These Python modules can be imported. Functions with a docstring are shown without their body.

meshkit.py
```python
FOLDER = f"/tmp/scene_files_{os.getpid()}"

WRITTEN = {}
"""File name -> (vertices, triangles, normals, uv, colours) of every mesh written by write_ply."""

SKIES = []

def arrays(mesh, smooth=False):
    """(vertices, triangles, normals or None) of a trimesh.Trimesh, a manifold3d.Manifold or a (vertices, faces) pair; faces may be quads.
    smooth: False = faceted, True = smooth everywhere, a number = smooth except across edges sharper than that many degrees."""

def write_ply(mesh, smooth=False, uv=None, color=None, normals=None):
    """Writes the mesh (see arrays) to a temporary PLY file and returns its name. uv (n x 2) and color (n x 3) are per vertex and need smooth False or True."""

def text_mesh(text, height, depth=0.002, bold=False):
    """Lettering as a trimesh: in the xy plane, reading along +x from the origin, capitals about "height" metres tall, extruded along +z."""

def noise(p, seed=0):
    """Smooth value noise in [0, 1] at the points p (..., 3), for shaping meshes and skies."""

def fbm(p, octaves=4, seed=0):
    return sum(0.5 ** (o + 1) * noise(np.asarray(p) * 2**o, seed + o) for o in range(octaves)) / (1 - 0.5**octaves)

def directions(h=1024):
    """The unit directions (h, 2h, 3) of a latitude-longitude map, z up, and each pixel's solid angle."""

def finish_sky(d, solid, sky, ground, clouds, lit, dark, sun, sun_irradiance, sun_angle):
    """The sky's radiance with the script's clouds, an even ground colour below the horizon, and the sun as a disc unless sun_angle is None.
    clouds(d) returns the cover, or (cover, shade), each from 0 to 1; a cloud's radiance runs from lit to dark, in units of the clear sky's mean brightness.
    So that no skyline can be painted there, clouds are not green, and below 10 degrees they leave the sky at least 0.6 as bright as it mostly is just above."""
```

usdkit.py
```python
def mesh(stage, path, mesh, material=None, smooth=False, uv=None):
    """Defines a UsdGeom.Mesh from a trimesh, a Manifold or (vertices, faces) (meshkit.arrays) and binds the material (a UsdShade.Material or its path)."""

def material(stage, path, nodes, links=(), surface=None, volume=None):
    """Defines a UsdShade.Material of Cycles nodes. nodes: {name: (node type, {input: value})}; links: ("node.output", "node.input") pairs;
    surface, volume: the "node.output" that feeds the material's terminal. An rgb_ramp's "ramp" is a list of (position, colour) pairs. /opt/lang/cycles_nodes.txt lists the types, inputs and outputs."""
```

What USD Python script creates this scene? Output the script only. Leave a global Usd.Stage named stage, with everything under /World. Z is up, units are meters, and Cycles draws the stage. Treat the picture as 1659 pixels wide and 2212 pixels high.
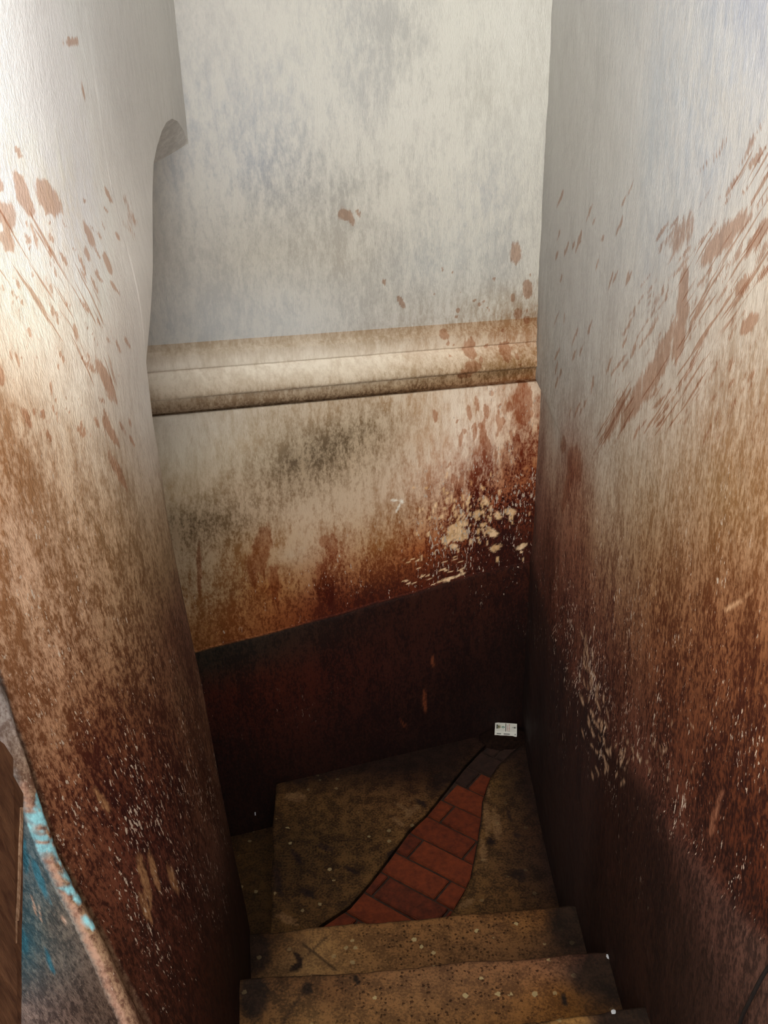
import math, random
import numpy as np, trimesh, usdkit, meshkit
from pxr import Usd, UsdGeom, UsdLux, UsdShade, Gf, Sdf, Vt
from scipy.interpolate import RBFInterpolator
from shapely.geometry import Polygon, box as sbox
from shapely import affinity

stage = Usd.Stage.CreateInMemory()
UsdGeom.SetStageUpAxis(stage, 'Z'); UsdGeom.SetStageMetersPerUnit(stage, 1.0)
UsdGeom.Xform.Define(stage, '/World'); UsdGeom.Scope.Define(stage, '/World/Looks')
rng = np.random.default_rng(7)

# ------------------------------------------------------------------ camera
W, H, FP = 1659, 2212, 2200.0
CAM = np.array([0, 0, 2.6])                                   # eye, 2.6 m above the corner landing (z = 0)
ROLL = math.atan2(930 - W / 2, 5400 - H / 2)
PITCH = math.atan(FP / math.hypot(930 - W / 2, 5400 - H / 2))
cam = UsdGeom.Camera.Define(stage, '/World/camera')
F_ = np.array([0, math.cos(PITCH), -math.sin(PITCH)]); D_ = np.array([0, -math.sin(PITCH), -math.cos(PITCH)]); E_ = np.array([1.0, 0, 0])
X_ = math.cos(ROLL) * E_ + math.sin(ROLL) * D_
Y_ = math.sin(ROLL) * E_ - math.cos(ROLL) * D_
cam.AddTransformOp().Set(Gf.Matrix4d(*[*X_, 0], *[*Y_, 0], *[*(-F_), 0], *[*CAM, 1]))
cam.CreateHorizontalApertureAttr(36.0); cam.CreateVerticalApertureAttr(36.0 * H / W)
cam.CreateFocalLengthAttr(36.0 * FP / W); cam.CreateClippingRangeAttr(Gf.Vec2f(0.02, 100))
cam.CreateExposureAttr(0.80)

# ------------------------------------------------------------------ light: overcast daylight coming in over the head of the stair
dome = UsdLux.DomeLight.Define(stage, '/World/sky'); dome.CreateIntensityAttr(1.0); dome.CreateColorAttr(Gf.Vec3f(1.0, 0.985, 0.945))

# ------------------------------------------------------------------ pixel -> point on a real surface (measuring the photo)
def ray(px, py):
    u, v = (px - W / 2) / FP, (py - H / 2) / FP
    e, d = u * math.cos(ROLL) - v * math.sin(ROLL), u * math.sin(ROLL) + v * math.cos(ROLL)
    return F_ + e * E_ + d * D_
def on_z(px, py, z):
    r = ray(px, py); return CAM + r * ((z - CAM[2]) / r[2])

def lin(c):
    c = np.asarray(c, float) / 255.0
    return np.where(c <= 0.04045, c / 12.92, ((c + 0.055) / 1.055) ** 2.4)

def custom(p, label=None, cat=None, group=None, kind=None):
    for k, v in (('label', label), ('category', cat), ('group', group), ('kind', kind)):
        if v: p.SetCustomDataByKey(k, v)
    return p
names = {}
def path_for(name, parent='/World'):
    k = f'{parent}/{name}'; n = names.get(k, 0); names[k] = n + 1
    return k if n == 0 else f'{k}_{n:03d}'
def obj(name, mesh, mat, parent='/World', smooth=False, **kw):
    m = usdkit.mesh(stage, path_for(name, str(parent)), mesh, mat, smooth)
    custom(m.GetPrim(), **kw)
    return m
def thing(name, label=None, cat=None, loc=(0, 0, 0), group=None, kind=None):
    x = UsdGeom.Xform.Define(stage, path_for(name)); x.AddTranslateOp().Set(Gf.Vec3d(*map(float, loc)))
    custom(x.GetPrim(), label, cat, group, kind)
    return x.GetPath()
def primvar(m, name, a):
    UsdGeom.PrimvarsAPI(m).CreatePrimvar(name, Sdf.ValueTypeNames.Color3fArray, 'vertex').Set(Vt.Vec3fArray.FromNumpy(np.asarray(a, np.float32)))

def grid_faces(nu, nv, keep=None, flip=False):
    i, j = np.meshgrid(np.arange(nu - 1), np.arange(nv - 1), indexing='ij')
    a, b, c, d = i * nv + j, (i + 1) * nv + j, (i + 1) * nv + j + 1, i * nv + j + 1
    q = np.stack([a, b, c, d], -1)
    q = q[keep] if keep is not None else q.reshape(-1, 4)
    f = np.vstack([q[:, [0, 1, 2]], q[:, [0, 2, 3]]])
    return f[:, ::-1] if flip else f

# ------------------------------------------------------------------ materials
def plaster(name, stretch, angle=0.0, chip=(0.46, 0.37, 0.29), rough=0.66, spec=0.14, bump=0.6):
    """Old limewash. Mesh primvars: hi / lo = the two colours met at a spot, par = (share of lo, paint chips, spit stain)."""
    N, L = {}, []
    def node(n, k, **kw): N[n] = (k, kw)
    node('pos', 'geometry'); node('hi', 'attribute', attribute='hi'); node('lo', 'attribute', attribute='lo'); node('par', 'attribute', attribute='par')
    node('sep', 'separate_color'); L.append(('par.color', 'sep.color'))
    node('map', 'mapping', scale=(1.0, 1.0, stretch)); L.append(('pos.position', 'map.vector'))
    for n, s, d, r in (('n1', 7, 8, 0.62), ('n2', 56, 7, 0.68), ('n3', 260, 3, 0.6)):
        node(n, 'noise_texture', scale=s, detail=d, roughness=r); L.append(('map.vector', n + '.vector'))
    node('m1', 'math', math_type='multiply', value2=0.42); L.append(('n1.fac', 'm1.value1'))
    node('m2', 'math', math_type='multiply_add', value2=0.40); L += [('n2.fac', 'm2.value1'), ('m1.value', 'm2.value3')]
    node('bw', 'rgb_to_bw'); L.append(('hi.color', 'bw.color')); node('gr', 'map_range', from_min=0.08, from_max=0.62, to_min=0.8, to_max=0.14, clamp=True); L.append(('bw.val', 'gr.value'))
    node('n4', 'noise_texture', scale=130, detail=5, roughness=0.7); L.append(('mapg.vector', 'n4.vector')); node('mapg', 'mapping', scale=(1, 1, 0.6)); L.append(('pos.position', 'mapg.vector'))
    node('g4', 'math', math_type='subtract', value2=0.5); L.append(('n4.fac', 'g4.value1'))
    node('m3', 'math', math_type='multiply_add'); L += [('g4.value', 'm3.value1'), ('gr.result', 'm3.value2'), ('m2.value', 'm3.value3')]
    node('c1', 'math', math_type='subtract', value2=0.41); L.append(('m3.value', 'c1.value1'))
    node('c2', 'math', math_type='multiply_add', value2=6.5, use_clamp=True); L += [('c1.value', 'c2.value1'), ('sep.r', 'c2.value3')]
    node('base', 'mix_color'); L += [('c2.value', 'base.fac'), ('hi.color', 'base.a'), ('lo.color', 'base.b')]
    # spit stains: a thin brown wash with a ragged edge
    node('s1', 'math', math_type='subtract', value2=0.5); L.append(('n2.fac', 's1.value1'))
    node('s2', 'math', math_type='multiply_add', value2=1.5); L += [('s1.value', 's2.value1'), ('sep.b', 's2.value3')]
    node('s3', 'map_range', range_type='smoothstep', from_min=0.07, from_max=0.36, to_min=0.0, to_max=0.68); L.append(('s2.value', 's3.value'))
    node('gate', 'math', math_type='multiply', value2=14.0, use_clamp=True); L.append(('sep.b', 'gate.value1'))
    node('s4', 'math', math_type='multiply'); L += [('s3.result', 's4.value1'), ('gate.value', 's4.value2')]
    node('spit', 'mix_color', blend_type='multiply', b=(0.60, 0.33, 0.20)); L += [('s4.value', 'spit.fac'), ('base.result', 'spit.a')]
    # fine slanting spit trails, where the primvar trail asks for them
    node('tr', 'attribute', attribute='trail'); node('trs', 'separate_color'); L.append(('tr.color', 'trs.color'))
    node('rot', 'mapping', rotation=(angle, 0, 0)); node('rsc', 'mapping', scale=(3.0, 120.0, 5.0)); L += [('pos.position', 'rot.vector'), ('rot.vector', 'rsc.vector')]
    node('nt', 'noise_texture', scale=1.0, detail=3, roughness=0.55); L.append(('rsc.vector', 'nt.vector'))
    node('t0', 'math', math_type='multiply_add', value2=0.22); L += [('trs.r', 't0.value1'), ('nt.fac', 't0.value3')]
    node('t1', 'map_range', range_type='smoothstep', from_min=0.775, from_max=0.83, to_max=0.75); L.append(('t0.value', 't1.value'))
    node('trail', 'mix_color', blend_type='multiply', b=(0.58, 0.34, 0.22)); L += [('t1.result', 'trail.fac'), ('spit.result', 'trail.a')]
    # paint flaked off in small vertical slivers
    node('mapc', 'mapping', scale=(1.0, 1.0, 0.35)); L.append(('pos.position', 'mapc.vector'))
    node('nc', 'noise_texture', scale=150, detail=3, roughness=0.6); L.append(('mapc.vector', 'nc.vector'))
    node('nb', 'noise_texture', scale=16, detail=3, roughness=0.6); L.append(('mapc.vector', 'nb.vector'))
    node('k0', 'math', math_type='multiply_add', value2=0.45); L += [('nb.fac', 'k0.value1'), ('nc.fac', 'k0.value3')]
    node('k1', 'math', math_type='multiply_add', value2=0.135); L += [('sep.g', 'k1.value1'), ('k0.value', 'k1.value3')]
    node('k2', 'map_range', range_type='smoothstep', from_min=0.925, from_max=0.955); L.append(('k1.value', 'k2.value'))
    node('gatec', 'math', math_type='multiply', value2=8.0, use_clamp=True); L.append(('sep.g', 'gatec.value1'))
    node('k3', 'math', math_type='multiply'); L += [('k2.result', 'k3.value1'), ('gatec.value', 'k3.value2')]
    node('col', 'mix_color', b=chip); L += [('k3.value', 'col.fac'), ('trail.result', 'col.a')]
    node('bh', 'math', math_type='multiply_add', value2=0.6); L += [('n3.fac', 'bh.value1'), ('n2.fac', 'bh.value3')]
    node('bmp', 'bump', strength=bump, distance=0.004); L.append(('bh.value', 'bmp.height'))
    node('p', 'principled_bsdf', roughness=rough, specular_ior_level=spec); L += [('col.result', 'p.base_color'), ('bmp.normal', 'p.normal')]
    return usdkit.material(stage, f'/World/Looks/{name}', N, L, surface='p.BSDF')

def terrazzo(name):
    """Mosaic tread: pale binder with dark and light stone chips; hi / lo / par as in plaster, par.g = how much the chips show."""
    N, L = {}, []
    def node(n, k, **kw): N[n] = (k, kw)
    node('pos', 'geometry'); node('hi', 'attribute', attribute='hi'); node('lo', 'attribute', attribute='lo'); node('par', 'attribute', attribute='par')
    node('sep', 'separate_color'); L.append(('par.color', 'sep.color'))
    for n, s, d in (('n1', 22, 6), ('n2', 140, 4)):
        node(n, 'noise_texture', scale=s, detail=d, roughness=0.65); L.append(('pos.position', n + '.vector'))
    node('m1', 'math', math_type='multiply', value2=0.5); L.append(('n1.fac', 'm1.value1'))
    node('m2', 'math', math_type='multiply_add', value2=0.5); L += [('n2.fac', 'm2.value1'), ('m1.value', 'm2.value3')]
    node('c1', 'math', math_type='subtract', value2=0.5); L.append(('m2.value', 'c1.value1'))
    node('c2', 'math', math_type='multiply_add', value2=8.5, use_clamp=True); L += [('c1.value', 'c2.value1'), ('sep.r', 'c2.value3')]
    node('base', 'mix_color'); L += [('c2.value', 'base.fac'), ('hi.color', 'base.a'), ('lo.color', 'base.b')]
    node('v1', 'voronoi_texture', scale=95, randomness=1.0); node('v2', 'voronoi_texture', scale=42, randomness=1.0)
    node('wob', 'mix_vector', fac=0.012); L += [('pos.position', 'wob.a'), ('n2.color', 'wob.b')]
    L += [('wob.result', 'v1.vector'), ('wob.result', 'v2.vector')]
    node('v1c', 'separate_color'); L.append(('v1.color', 'v1c.color')); node('v2c', 'separate_color'); L.append(('v2.color', 'v2c.color'))
    node('d1', 'math', math_type='less_than', value2=0.34); L.append(('v1.distance', 'd1.value1'))
    node('d2', 'math', math_type='less_than', value2=0.42); L.append(('v1c.r', 'd2.value1'))
    node('dk', 'math', math_type='multiply'); L += [('d1.value', 'dk.value1'), ('d2.value', 'dk.value2')]
    node('dk2', 'math', math_type='multiply'); L += [('dk.value', 'dk2.value1'), ('sep.g', 'dk2.value2')]
    node('col1', 'mix_color', blend_type='multiply', b=(0.28, 0.25, 0.24)); L += [('dk2.value', 'col1.fac'), ('base.result', 'col1.a')]
    node('l1', 'math', math_type='less_than', value2=0.30); L.append(('v2.distance', 'l1.value1'))
    node('l2', 'math', math_type='less_than', value2=0.09); L.append(('v2c.g', 'l2.value1'))
    node('lk', 'math', math_type='multiply'); L += [('l1.value', 'lk.value1'), ('l2.value', 'lk.value2')]
    node('lk2', 'math', math_type='multiply'); L += [('lk.value', 'lk2.value1'), ('sep.g', 'lk2.value2')]
    node('col', 'mix_color', b=(0.34, 0.26, 0.13)); L += [('lk2.value', 'col.fac'), ('col1.result', 'col.a')]
    node('bmp', 'bump', strength=0.4, distance=0.003); L.append(('n2.fac', 'bmp.height'))
    node('p', 'principled_bsdf', roughness=0.65, specular_ior_level=0.12); L += [('col.result', 'p.base_color'), ('bmp.normal', 'p.normal')]
    return usdkit.material(stage, f'/World/Looks/{name}', N, L, surface='p.BSDF')

def speckled(name, hi, lo, scale=40, stretch=(1, 1, 1), rough=0.7, bump=0.5, contrast=6, spec=0.25):
    hi, lo = lin(hi), lin(lo)
    return usdkit.material(stage, f'/World/Looks/{name}', {
        'pos': ('geometry', {}), 'map': ('mapping', {'scale': stretch}), 'n': ('noise_texture', {'scale': scale, 'detail': 7, 'roughness': 0.65}),
        'c': ('map_range', {'from_min': 0.5 - 1.0 / contrast, 'from_max': 0.5 + 1.0 / contrast, 'clamp': True}),
        'mix': ('mix_color', {'a': hi, 'b': lo}), 'bmp': ('bump', {'strength': bump, 'distance': 0.003}),
        'p': ('principled_bsdf', {'roughness': rough, 'specular_ior_level': spec})},
        [('pos.position', 'map.vector'), ('map.vector', 'n.vector'), ('n.fac', 'c.value'), ('c.result', 'mix.fac'), ('n.fac', 'bmp.height'), ('bmp.normal', 'p.normal'), ('mix.result', 'p.base_color')], surface='p.BSDF')
def plain(name, c, rough=0.6, spec=0.3):
    return usdkit.material(stage, f'/World/Looks/{name}', {'p': ('principled_bsdf', {'base_color': lin(c), 'roughness': rough, 'specular_ior_level': spec})}, surface='p.BSDF')

PLASTER = plaster('limewash_plaster', 0.33)
def slant(to_ab, p, q):
    a, b = to_ab(*p), to_ab(*q); return math.atan2(b[0] - a[0], b[1] - a[1])     # angle off the vertical, towards +y
TERRAZZO = terrazzo('terrazzo')

# ------------------------------------------------------------------ painting: colour samples and stains given as photo points, kept in the wall's own (a, b) metres
ALB = 0.86
TOP = 5.2
def fields(samples, to_wall, pts, sx=1.0, smoothing=0.001, desat=0.2, gain=1.0, spread=1.22):
    """samples: (px, py, hi, lo, share, chips). Returns hi, lo, share, chips at pts (n, 2)."""
    c = np.array([to_wall(s[0], s[1]) for s in samples]); c[:, 0] *= sx
    val = np.array([[*np.cbrt(lin(s[2])), *np.cbrt(lin(s[3])), s[4], s[5]] for s in samples])
    q = np.array(pts); q[:, 0] = q[:, 0] * sx
    lo_, hi_ = c.min(0) - 0.15, c.max(0) + 0.15
    out = RBFInterpolator(c, val, kernel='linear', smoothing=smoothing)(np.clip(q, lo_, hi_))
    col = np.clip(out[:, :6], 0.1, 1.0) ** 3 / ALB
    col = col.reshape(-1, 2, 3); g = col @ np.array([.35, .5, .15]); d_ = np.interp(g, [.03, .15, .5], [-.16, .02, 1.0])[..., None] * desat if desat > 0 else desat
    col = np.clip(col + d_ * (g[..., None] - col), .004, None); m_ = col.mean(1, keepdims=True); col = np.clip(m_ + np.interp(m_.mean(-1, keepdims=True), [.06, .45], [spread, .82]) * (col - m_), .35 * col, None) * gain
    col = col.reshape(-1, 6)
    return np.clip(col[:, :3], 0, 0.86), np.clip(col[:, 3:6], 0, 0.86), np.clip(out[:, 6], 0, 1), np.clip(out[:, 7], 0, 1)

def ellipses(items, to_wall, pts, amp=None):
    """items: (px, py, dx, dy, half width[, strength]): an elongated stain, half axis (dx, dy) in photo pixels, mapped on to the wall."""
    s = np.zeros(len(pts))
    for it in items:
        px, py, dx, dy, w = it[:5]; k = it[5] if len(it) > 5 else 1.0
        l = math.hypot(dx, dy)
        c = np.array(to_wall(px, py)); a = np.array(to_wall(px + dx, py + dy)) - c; b = np.array(to_wall(px - dy / l * w, py + dx / l * w)) - c
        M = np.linalg.inv(np.array([a, b]).T)
        near = np.abs(pts - c).max(1) < 1.1 * (np.abs(a) + np.abs(b)).max() + 0.02
        q = (pts[near] - c) @ M.T
        s[near] = np.maximum(s[near], k * np.clip(1.15 - np.hypot(q[:, 0], q[:, 1]), 0, 0.6))
    return s

def lump(p, seed, amp=0.004, scale=5):
    return amp * 2 * (meshkit.fbm(np.asarray(p) * scale + 31.7, 4, seed) - 0.5)

def overlay(hi, lo, items, to_wall, pts, c_hi, c_lo, gain=3.0, ragged=0.5):
    m = ellipses(items, to_wall, pts)
    m = np.clip((m + ragged * (meshkit.fbm(np.c_[pts * 130, pts[:, :1] * 0], 3, 4) - .5) - .12) * gain, 0, 1)[:, None] * (m > 0)[:, None]
    hi[:] = hi * (1 - m) + lin(c_hi) / ALB * m; lo[:] = lo * (1 - m) + lin(c_lo) / ALB * m

# ================================================================== wall_back
BL, BR = np.array([-0.434, 2.903, 0.0]), np.array([0.509, 3.200, 0.0])
BU = (BR - BL) / np.linalg.norm(BR - BL); BN = np.array([BU[1], -BU[0], 0.0])         # BN points to the camera
def back_ab(px, py, off=0.0):
    r = ray(px, py); t = np.dot(BL + BN * off - CAM, BN) / np.dot(r, BN); p = CAM + r * t
    return float(np.dot(p - BL, BU)), float(p[2])
a_l, a_r = back_ab(330, 895)[0], back_ab(1170, 825)[0]
def z_ledge(a): return np.interp(a, [a_l, a_r], [1.487, 1.432])
def z_dado(a):
    P = np.array([back_ab(*p) for p in ((425, 1408), (560, 1372), (740, 1325), (900, 1277), (1020, 1240), (1135, 1216))])
    return np.interp(a, P[:, 0], P[:, 1])
prof = [(-.010, 0.0), (-.014, .004), (-.010, .009), (.012, .013), (.017, .020), (.020, .034), (.022, .050), (.024, .058), (.036, .064), (.039, .070), (.038, .078), (.034, .088), (.027, .100), (.017, .114), (.007, .126), (-.001, .133), (-.002, .137), (.004, .141), (.005, .150), (.004, .168), (.002, .182), (-.004, .190), (-.010, .195), (-.012, .215)]
a_s = np.arange(-1.75, 1.045, 0.0055)
low = np.linspace(0, 1, 60); mid = np.linspace(0, 1, 190); mould = np.linspace(0, 1, 70); up = np.linspace(0, 1, 300)
A = a_s[:, None]
zl, zd = z_ledge(a_s)[:, None], z_dado(a_s)[:, None] + 0.004 * (meshkit.fbm(np.c_[a_s * 9, a_s * 0, a_s * 0], 4, 3)[:, None] - 0.5) * 2
pp = np.array(prof); arc = np.linspace(0, len(pp) - 1, 70)
po, pz = np.interp(arc, np.arange(len(pp)), pp[:, 0]), np.interp(arc, np.arange(len(pp)), pp[:, 1])
lowz = np.linspace(-1.3, 0, 60)
Z = np.concatenate([-1.3 + (zd + 1.3) * np.linspace(0, 1, 150) ** 0.9, zd + 0.001 * np.ones((len(a_s), 1)), zd + 0.003 + (zl - zd - 0.003) * np.linspace(0, 1, 190), zl + pz, zl + .215 + (TOP - zl - .215) * np.linspace(0.002, 1, 270) ** 1.5], 1)
O = np.concatenate([np.full((len(a_s), 150), .013), np.full((len(a_s), 1), .009), np.full((len(a_s), 190), .0), np.repeat(po[None], len(a_s), 0), np.full((len(a_s), 270), -.012)], 1)
AA = np.repeat(A, Z.shape[1], 1)
P3 = BL + AA[..., None] * BU + np.stack([0 * Z, 0 * Z, Z], -1)
O = O + lump(P3, 11, .004, 4) + lump(P3, 12, .0012, 22) + 0.0018 * np.exp(-((Z - zl - .1) / .09) ** 2) * 2 * (meshkit.noise(P3 * 14, 5) - .5)
P3 = P3 + O[..., None] * BN
ab = np.stack([AA, Z], -1).reshape(-1, 2)

S_up = [ # px, py, hi, lo, share, chips
 (400, 40, (206,203,196), (182,181,178), .25, 0), (560, 60, (206,203,194), (190,188,182), .25, 0), (700, 60, (204,201,190), (178,177,174), .35, 0), (870, 60, (203,199,188), (170,168,162), .55, 0), (1000, 60, (210,207,195), (190,187,178), .2, 0), (1150, 60, (213,210,200), (196,192,182), .2, 0),
 (430, 250, (206,204,196), (172,175,180), .45, 0), (560, 220, (205,202,193), (175,177,180), .35, 0), (700, 200, (205,202,192), (176,176,174), .3, 0), (870, 240, (208,204,193), (178,175,168), .3, 0), (1040, 220, (210,206,194), (186,182,170), .25, 0), (1150, 250, (213,210,199), (196,192,182), .2, 0),
 (450, 430, (203,199,189), (170,170,168), .35, 0), (560, 360, (203,200,192), (158,162,168), .5, 0), (660, 380, (200,196,186), (155,155,152), .55, 0), (720, 330, (205,201,190), (170,168,162), .35, 0), (870, 420, (205,200,187), (175,170,160), .3, 0), (1040, 420, (206,201,188), (170,170,170), .4, 0), (1140, 450, (208,203,190), (180,176,168), .3, 0),
 (360, 560, (200,196,187), (178,174,166), .3, 0), (560, 560, (194,188,174), (165,160,148), .45, 0), (750, 560, (196,190,176), (168,160,146), .4, 0), (930, 580, (198,194,182), (165,165,162), .45, 0), (1100, 600, (202,197,185), (170,166,158), .4, 0),
 (360, 660, (204,201,193), (180,180,178), .3, 0), (600, 650, (200,197,188), (172,172,170), .4, 0), (850, 650, (196,190,177), (165,160,150), .4, 0), (1080, 650, (203,197,183), (160,145,125), .3, 0),
 (400, 720, (198,197,190), (174,176,176), .4, 0), (650, 712, (198,196,189), (174,175,174), .4, 0), (900, 695, (196,190,180), (165,155,140), .45, 0), (1110, 690, (195,184,165), (150,120,90), .5, 0)]
S_led = [(350, 768, (178,164,144), (150,134,112), .5, 0), (600, 748, (178,163,142), (150,132,108), .5, 0), (850, 735, (176,158,136), (145,125,100), .55, 0), (1100, 715, (165,138,108), (130,95,65), .5, 0),  # moulding colours carry its lit upper face, shaded lower face and dark groove
 (350, 800, (216,208,193), (190,178,158), .35, 0), (600, 785, (216,207,190), (190,175,152), .35, 0), (850, 765, (212,200,180), (185,165,140), .4, 0), (1080, 750, (208,186,158), (165,125,90), .4, .1),
 (350, 835, (196,184,164), (166,150,128), .45, 0), (600, 822, (194,180,158), (165,148,124), .45, 0), (850, 802, (190,173,148), (155,135,108), .5, 0), (1080, 785, (170,140,108), (125,95,62), .55, 0),
 (350, 868, (172,155,130), (135,115,92), .5, 0), (600, 852, (172,153,127), (132,110,86), .5, 0), (850, 832, (166,144,114), (118,94,68), .5, 0), (1090, 808, (150,118,84), (100,74,46), .55, 0),
 (350, 884, (130,112,92), (100,82,62), .6, 0), (600, 874, (118,98,76), (82,64,46), .6, 0), (850, 852, (110,84,58), (72,50,32), .6, 0), (1100, 826, (170,130,95), (130,85,50), .5, 0)]
S_mid = [(360, 915, (196,188,172), (170,158,140), .3, 0), (520, 905, (193,180,160), (165,148,122), .35, 0), (700, 895, (188,168,140), (150,125,95), .45, 0), (900, 870, (200,178,150), (160,125,88), .4, 0), (1040, 860, (222,205,182), (175,135,98), .3, .2), (1150, 850, (215,190,160), (150,90,52), .5, .3),
 (400, 985, (200,190,168), (176,160,132), .3, 0), (540, 960, (192,176,150), (162,140,110), .35, 0), (720, 950, (160,140,112), (98,82,62), .62, 0), (790, 930, (165,144,115), (100,82,60), .6, 0), (900, 950, (198,172,142), (168,132,98), .35, 0), (1030, 940, (224,206,184), (172,122,85), .35, .25), (1145, 930, (205,165,125), (120,62,34), .55, .4),
 (380, 1070, (198,178,146), (160,136,100), .35, 0), (520, 1060, (180,156,126), (134,110,82), .45, 0), (640, 1000, (150,130,103), (95,80,62), .62, 0), (760, 1000, (172,148,118), (112,92,68), .5, 0), (860, 1050, (198,170,140), (162,125,92), .4, 0), (960, 1020, (216,190,162), (160,105,70), .4, .3), (1050, 1000, (208,180,150), (112,56,34), .55, .5), (1150, 1010, (150,90,52), (95,40,22), .55, .5),
 (400, 1130, (152,130,102), (88,74,54), .62, 0), (520, 1130, (168,142,112), (112,90,64), .55, 0), (650, 1110, (186,160,130), (145,115,86), .4, 0), (780, 1100, (190,162,130), (150,116,84), .4, 0), (880, 1110, (180,145,110), (128,85,50), .5, .1), (960, 1110, (200,150,105), (110,50,26), .5, .6), (1030, 1090, (170,100,62), (62,22,14), .65, .75), (1100, 1110, (85,36,22), (45,17,12), .7, .8), (1150, 1110, (110,55,32), (60,26,17), .6, .4),
 (430, 1210, (165,142,112), (118,92,62), .5, 0), (560, 1190, (168,132,92), (130,86,45), .55, 0), (630, 1200, (184,156,124), (146,112,78), .4, .1), (720, 1200, (172,128,90), (120,66,38), .5, .15), (820, 1180, (176,136,92), (130,84,44), .5, .15), (900, 1190, (150,85,44), (105,48,22), .6, .4), (980, 1170, (135,72,40), (70,26,15), .6, .9), (1070, 1170, (78,34,21), (46,18,13), .7, .85), (1140, 1190, (62,28,19), (42,18,13), .6, .5),
 (440, 1290, (168,140,106), (122,86,50), .5, .1), (500, 1280, (152,118,80), (108,70,38), .5, .1), (570, 1270, (150,96,48), (112,62,28), .55, .1), (640, 1270, (158,112,70), (110,66,34), .5, .15), (710, 1270, (118,66,40), (78,34,19), .6, .15), (800, 1250, (140,86,48), (92,46,24), .55, .2), (900, 1245, (98,46,25), (68,28,16), .6, .4), (980, 1225, (82,36,21), (52,22,14), .6, .7), (1090, 1212, (66,28,18), (44,18,13), .6, .5),
 (450, 1360, (150,104,60), (112,68,34), .5, .1), (520, 1350, (150,100,56), (108,60,28), .55, .1), (600, 1330, (135,78,40), (98,48,22), .55, .1), (700, 1310, (98,46,25), (70,28,16), .6, .1), (800, 1285, (88,40,23), (60,25,15), .6, .15)]
S_dado = [(450, 1430, (50,40,30), (34,28,22), .5, 0), (560, 1400, (52,38,29), (35,26,21), .5, 0), (680, 1370, (52,32,24), (36,21,16), .5, 0), (800, 1340, (50,26,19), (34,17,13), .5, 0), (900, 1310, (54,27,19), (36,17,13), .5, 0), (1000, 1280, (56,27,19), (37,17,13), .5, 0), (1100, 1250, (66,31,20), (42,19,14), .5, .2),
 (460, 1490, (68,30,20), (44,19,13), .5, .1), (560, 1460, (72,32,20), (46,20,14), .5, 0), (700, 1430, (64,28,19), (40,17,13), .5, 0), (850, 1420, (54,26,19), (35,16,13), .5, 0), (1000, 1400, (46,23,17), (31,15,12), .5, 0), (1110, 1380, (42,22,17), (29,15,12), .5, 0),
 (480, 1600, (52,24,17), (36,16,12), .5, 0), (600, 1560, (60,27,18), (40,17,12), .5, .05), (750, 1540, (50,23,17), (34,15,12), .5, 0), (920, 1500, (46,24,18), (30,14,12), .55, 0), (1050, 1520, (37,20,16), (26,14,12), .5, 0), (1110, 1520, (36,20,16), (26,14,12), .5, 0),
 (500, 1690, (40,20,15), (29,14,11), .5, 0), (600, 1650, (46,23,17), (32,16,12), .5, 0), (800, 1620, (42,22,17), (30,15,12), .5, 0), (1000, 1580, (36,21,17), (26,14,12), .5, 0), (540, 1780, (36,20,15), (26,14,11), .5, 0)]
hi = np.zeros((len(ab), 3)); lo = hi.copy(); sh = np.zeros(len(ab)); ch = sh.copy()
zlv, zdv = np.repeat(zl, Z.shape[1], 1).ravel(), np.repeat(zd, Z.shape[1], 1).ravel()
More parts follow.
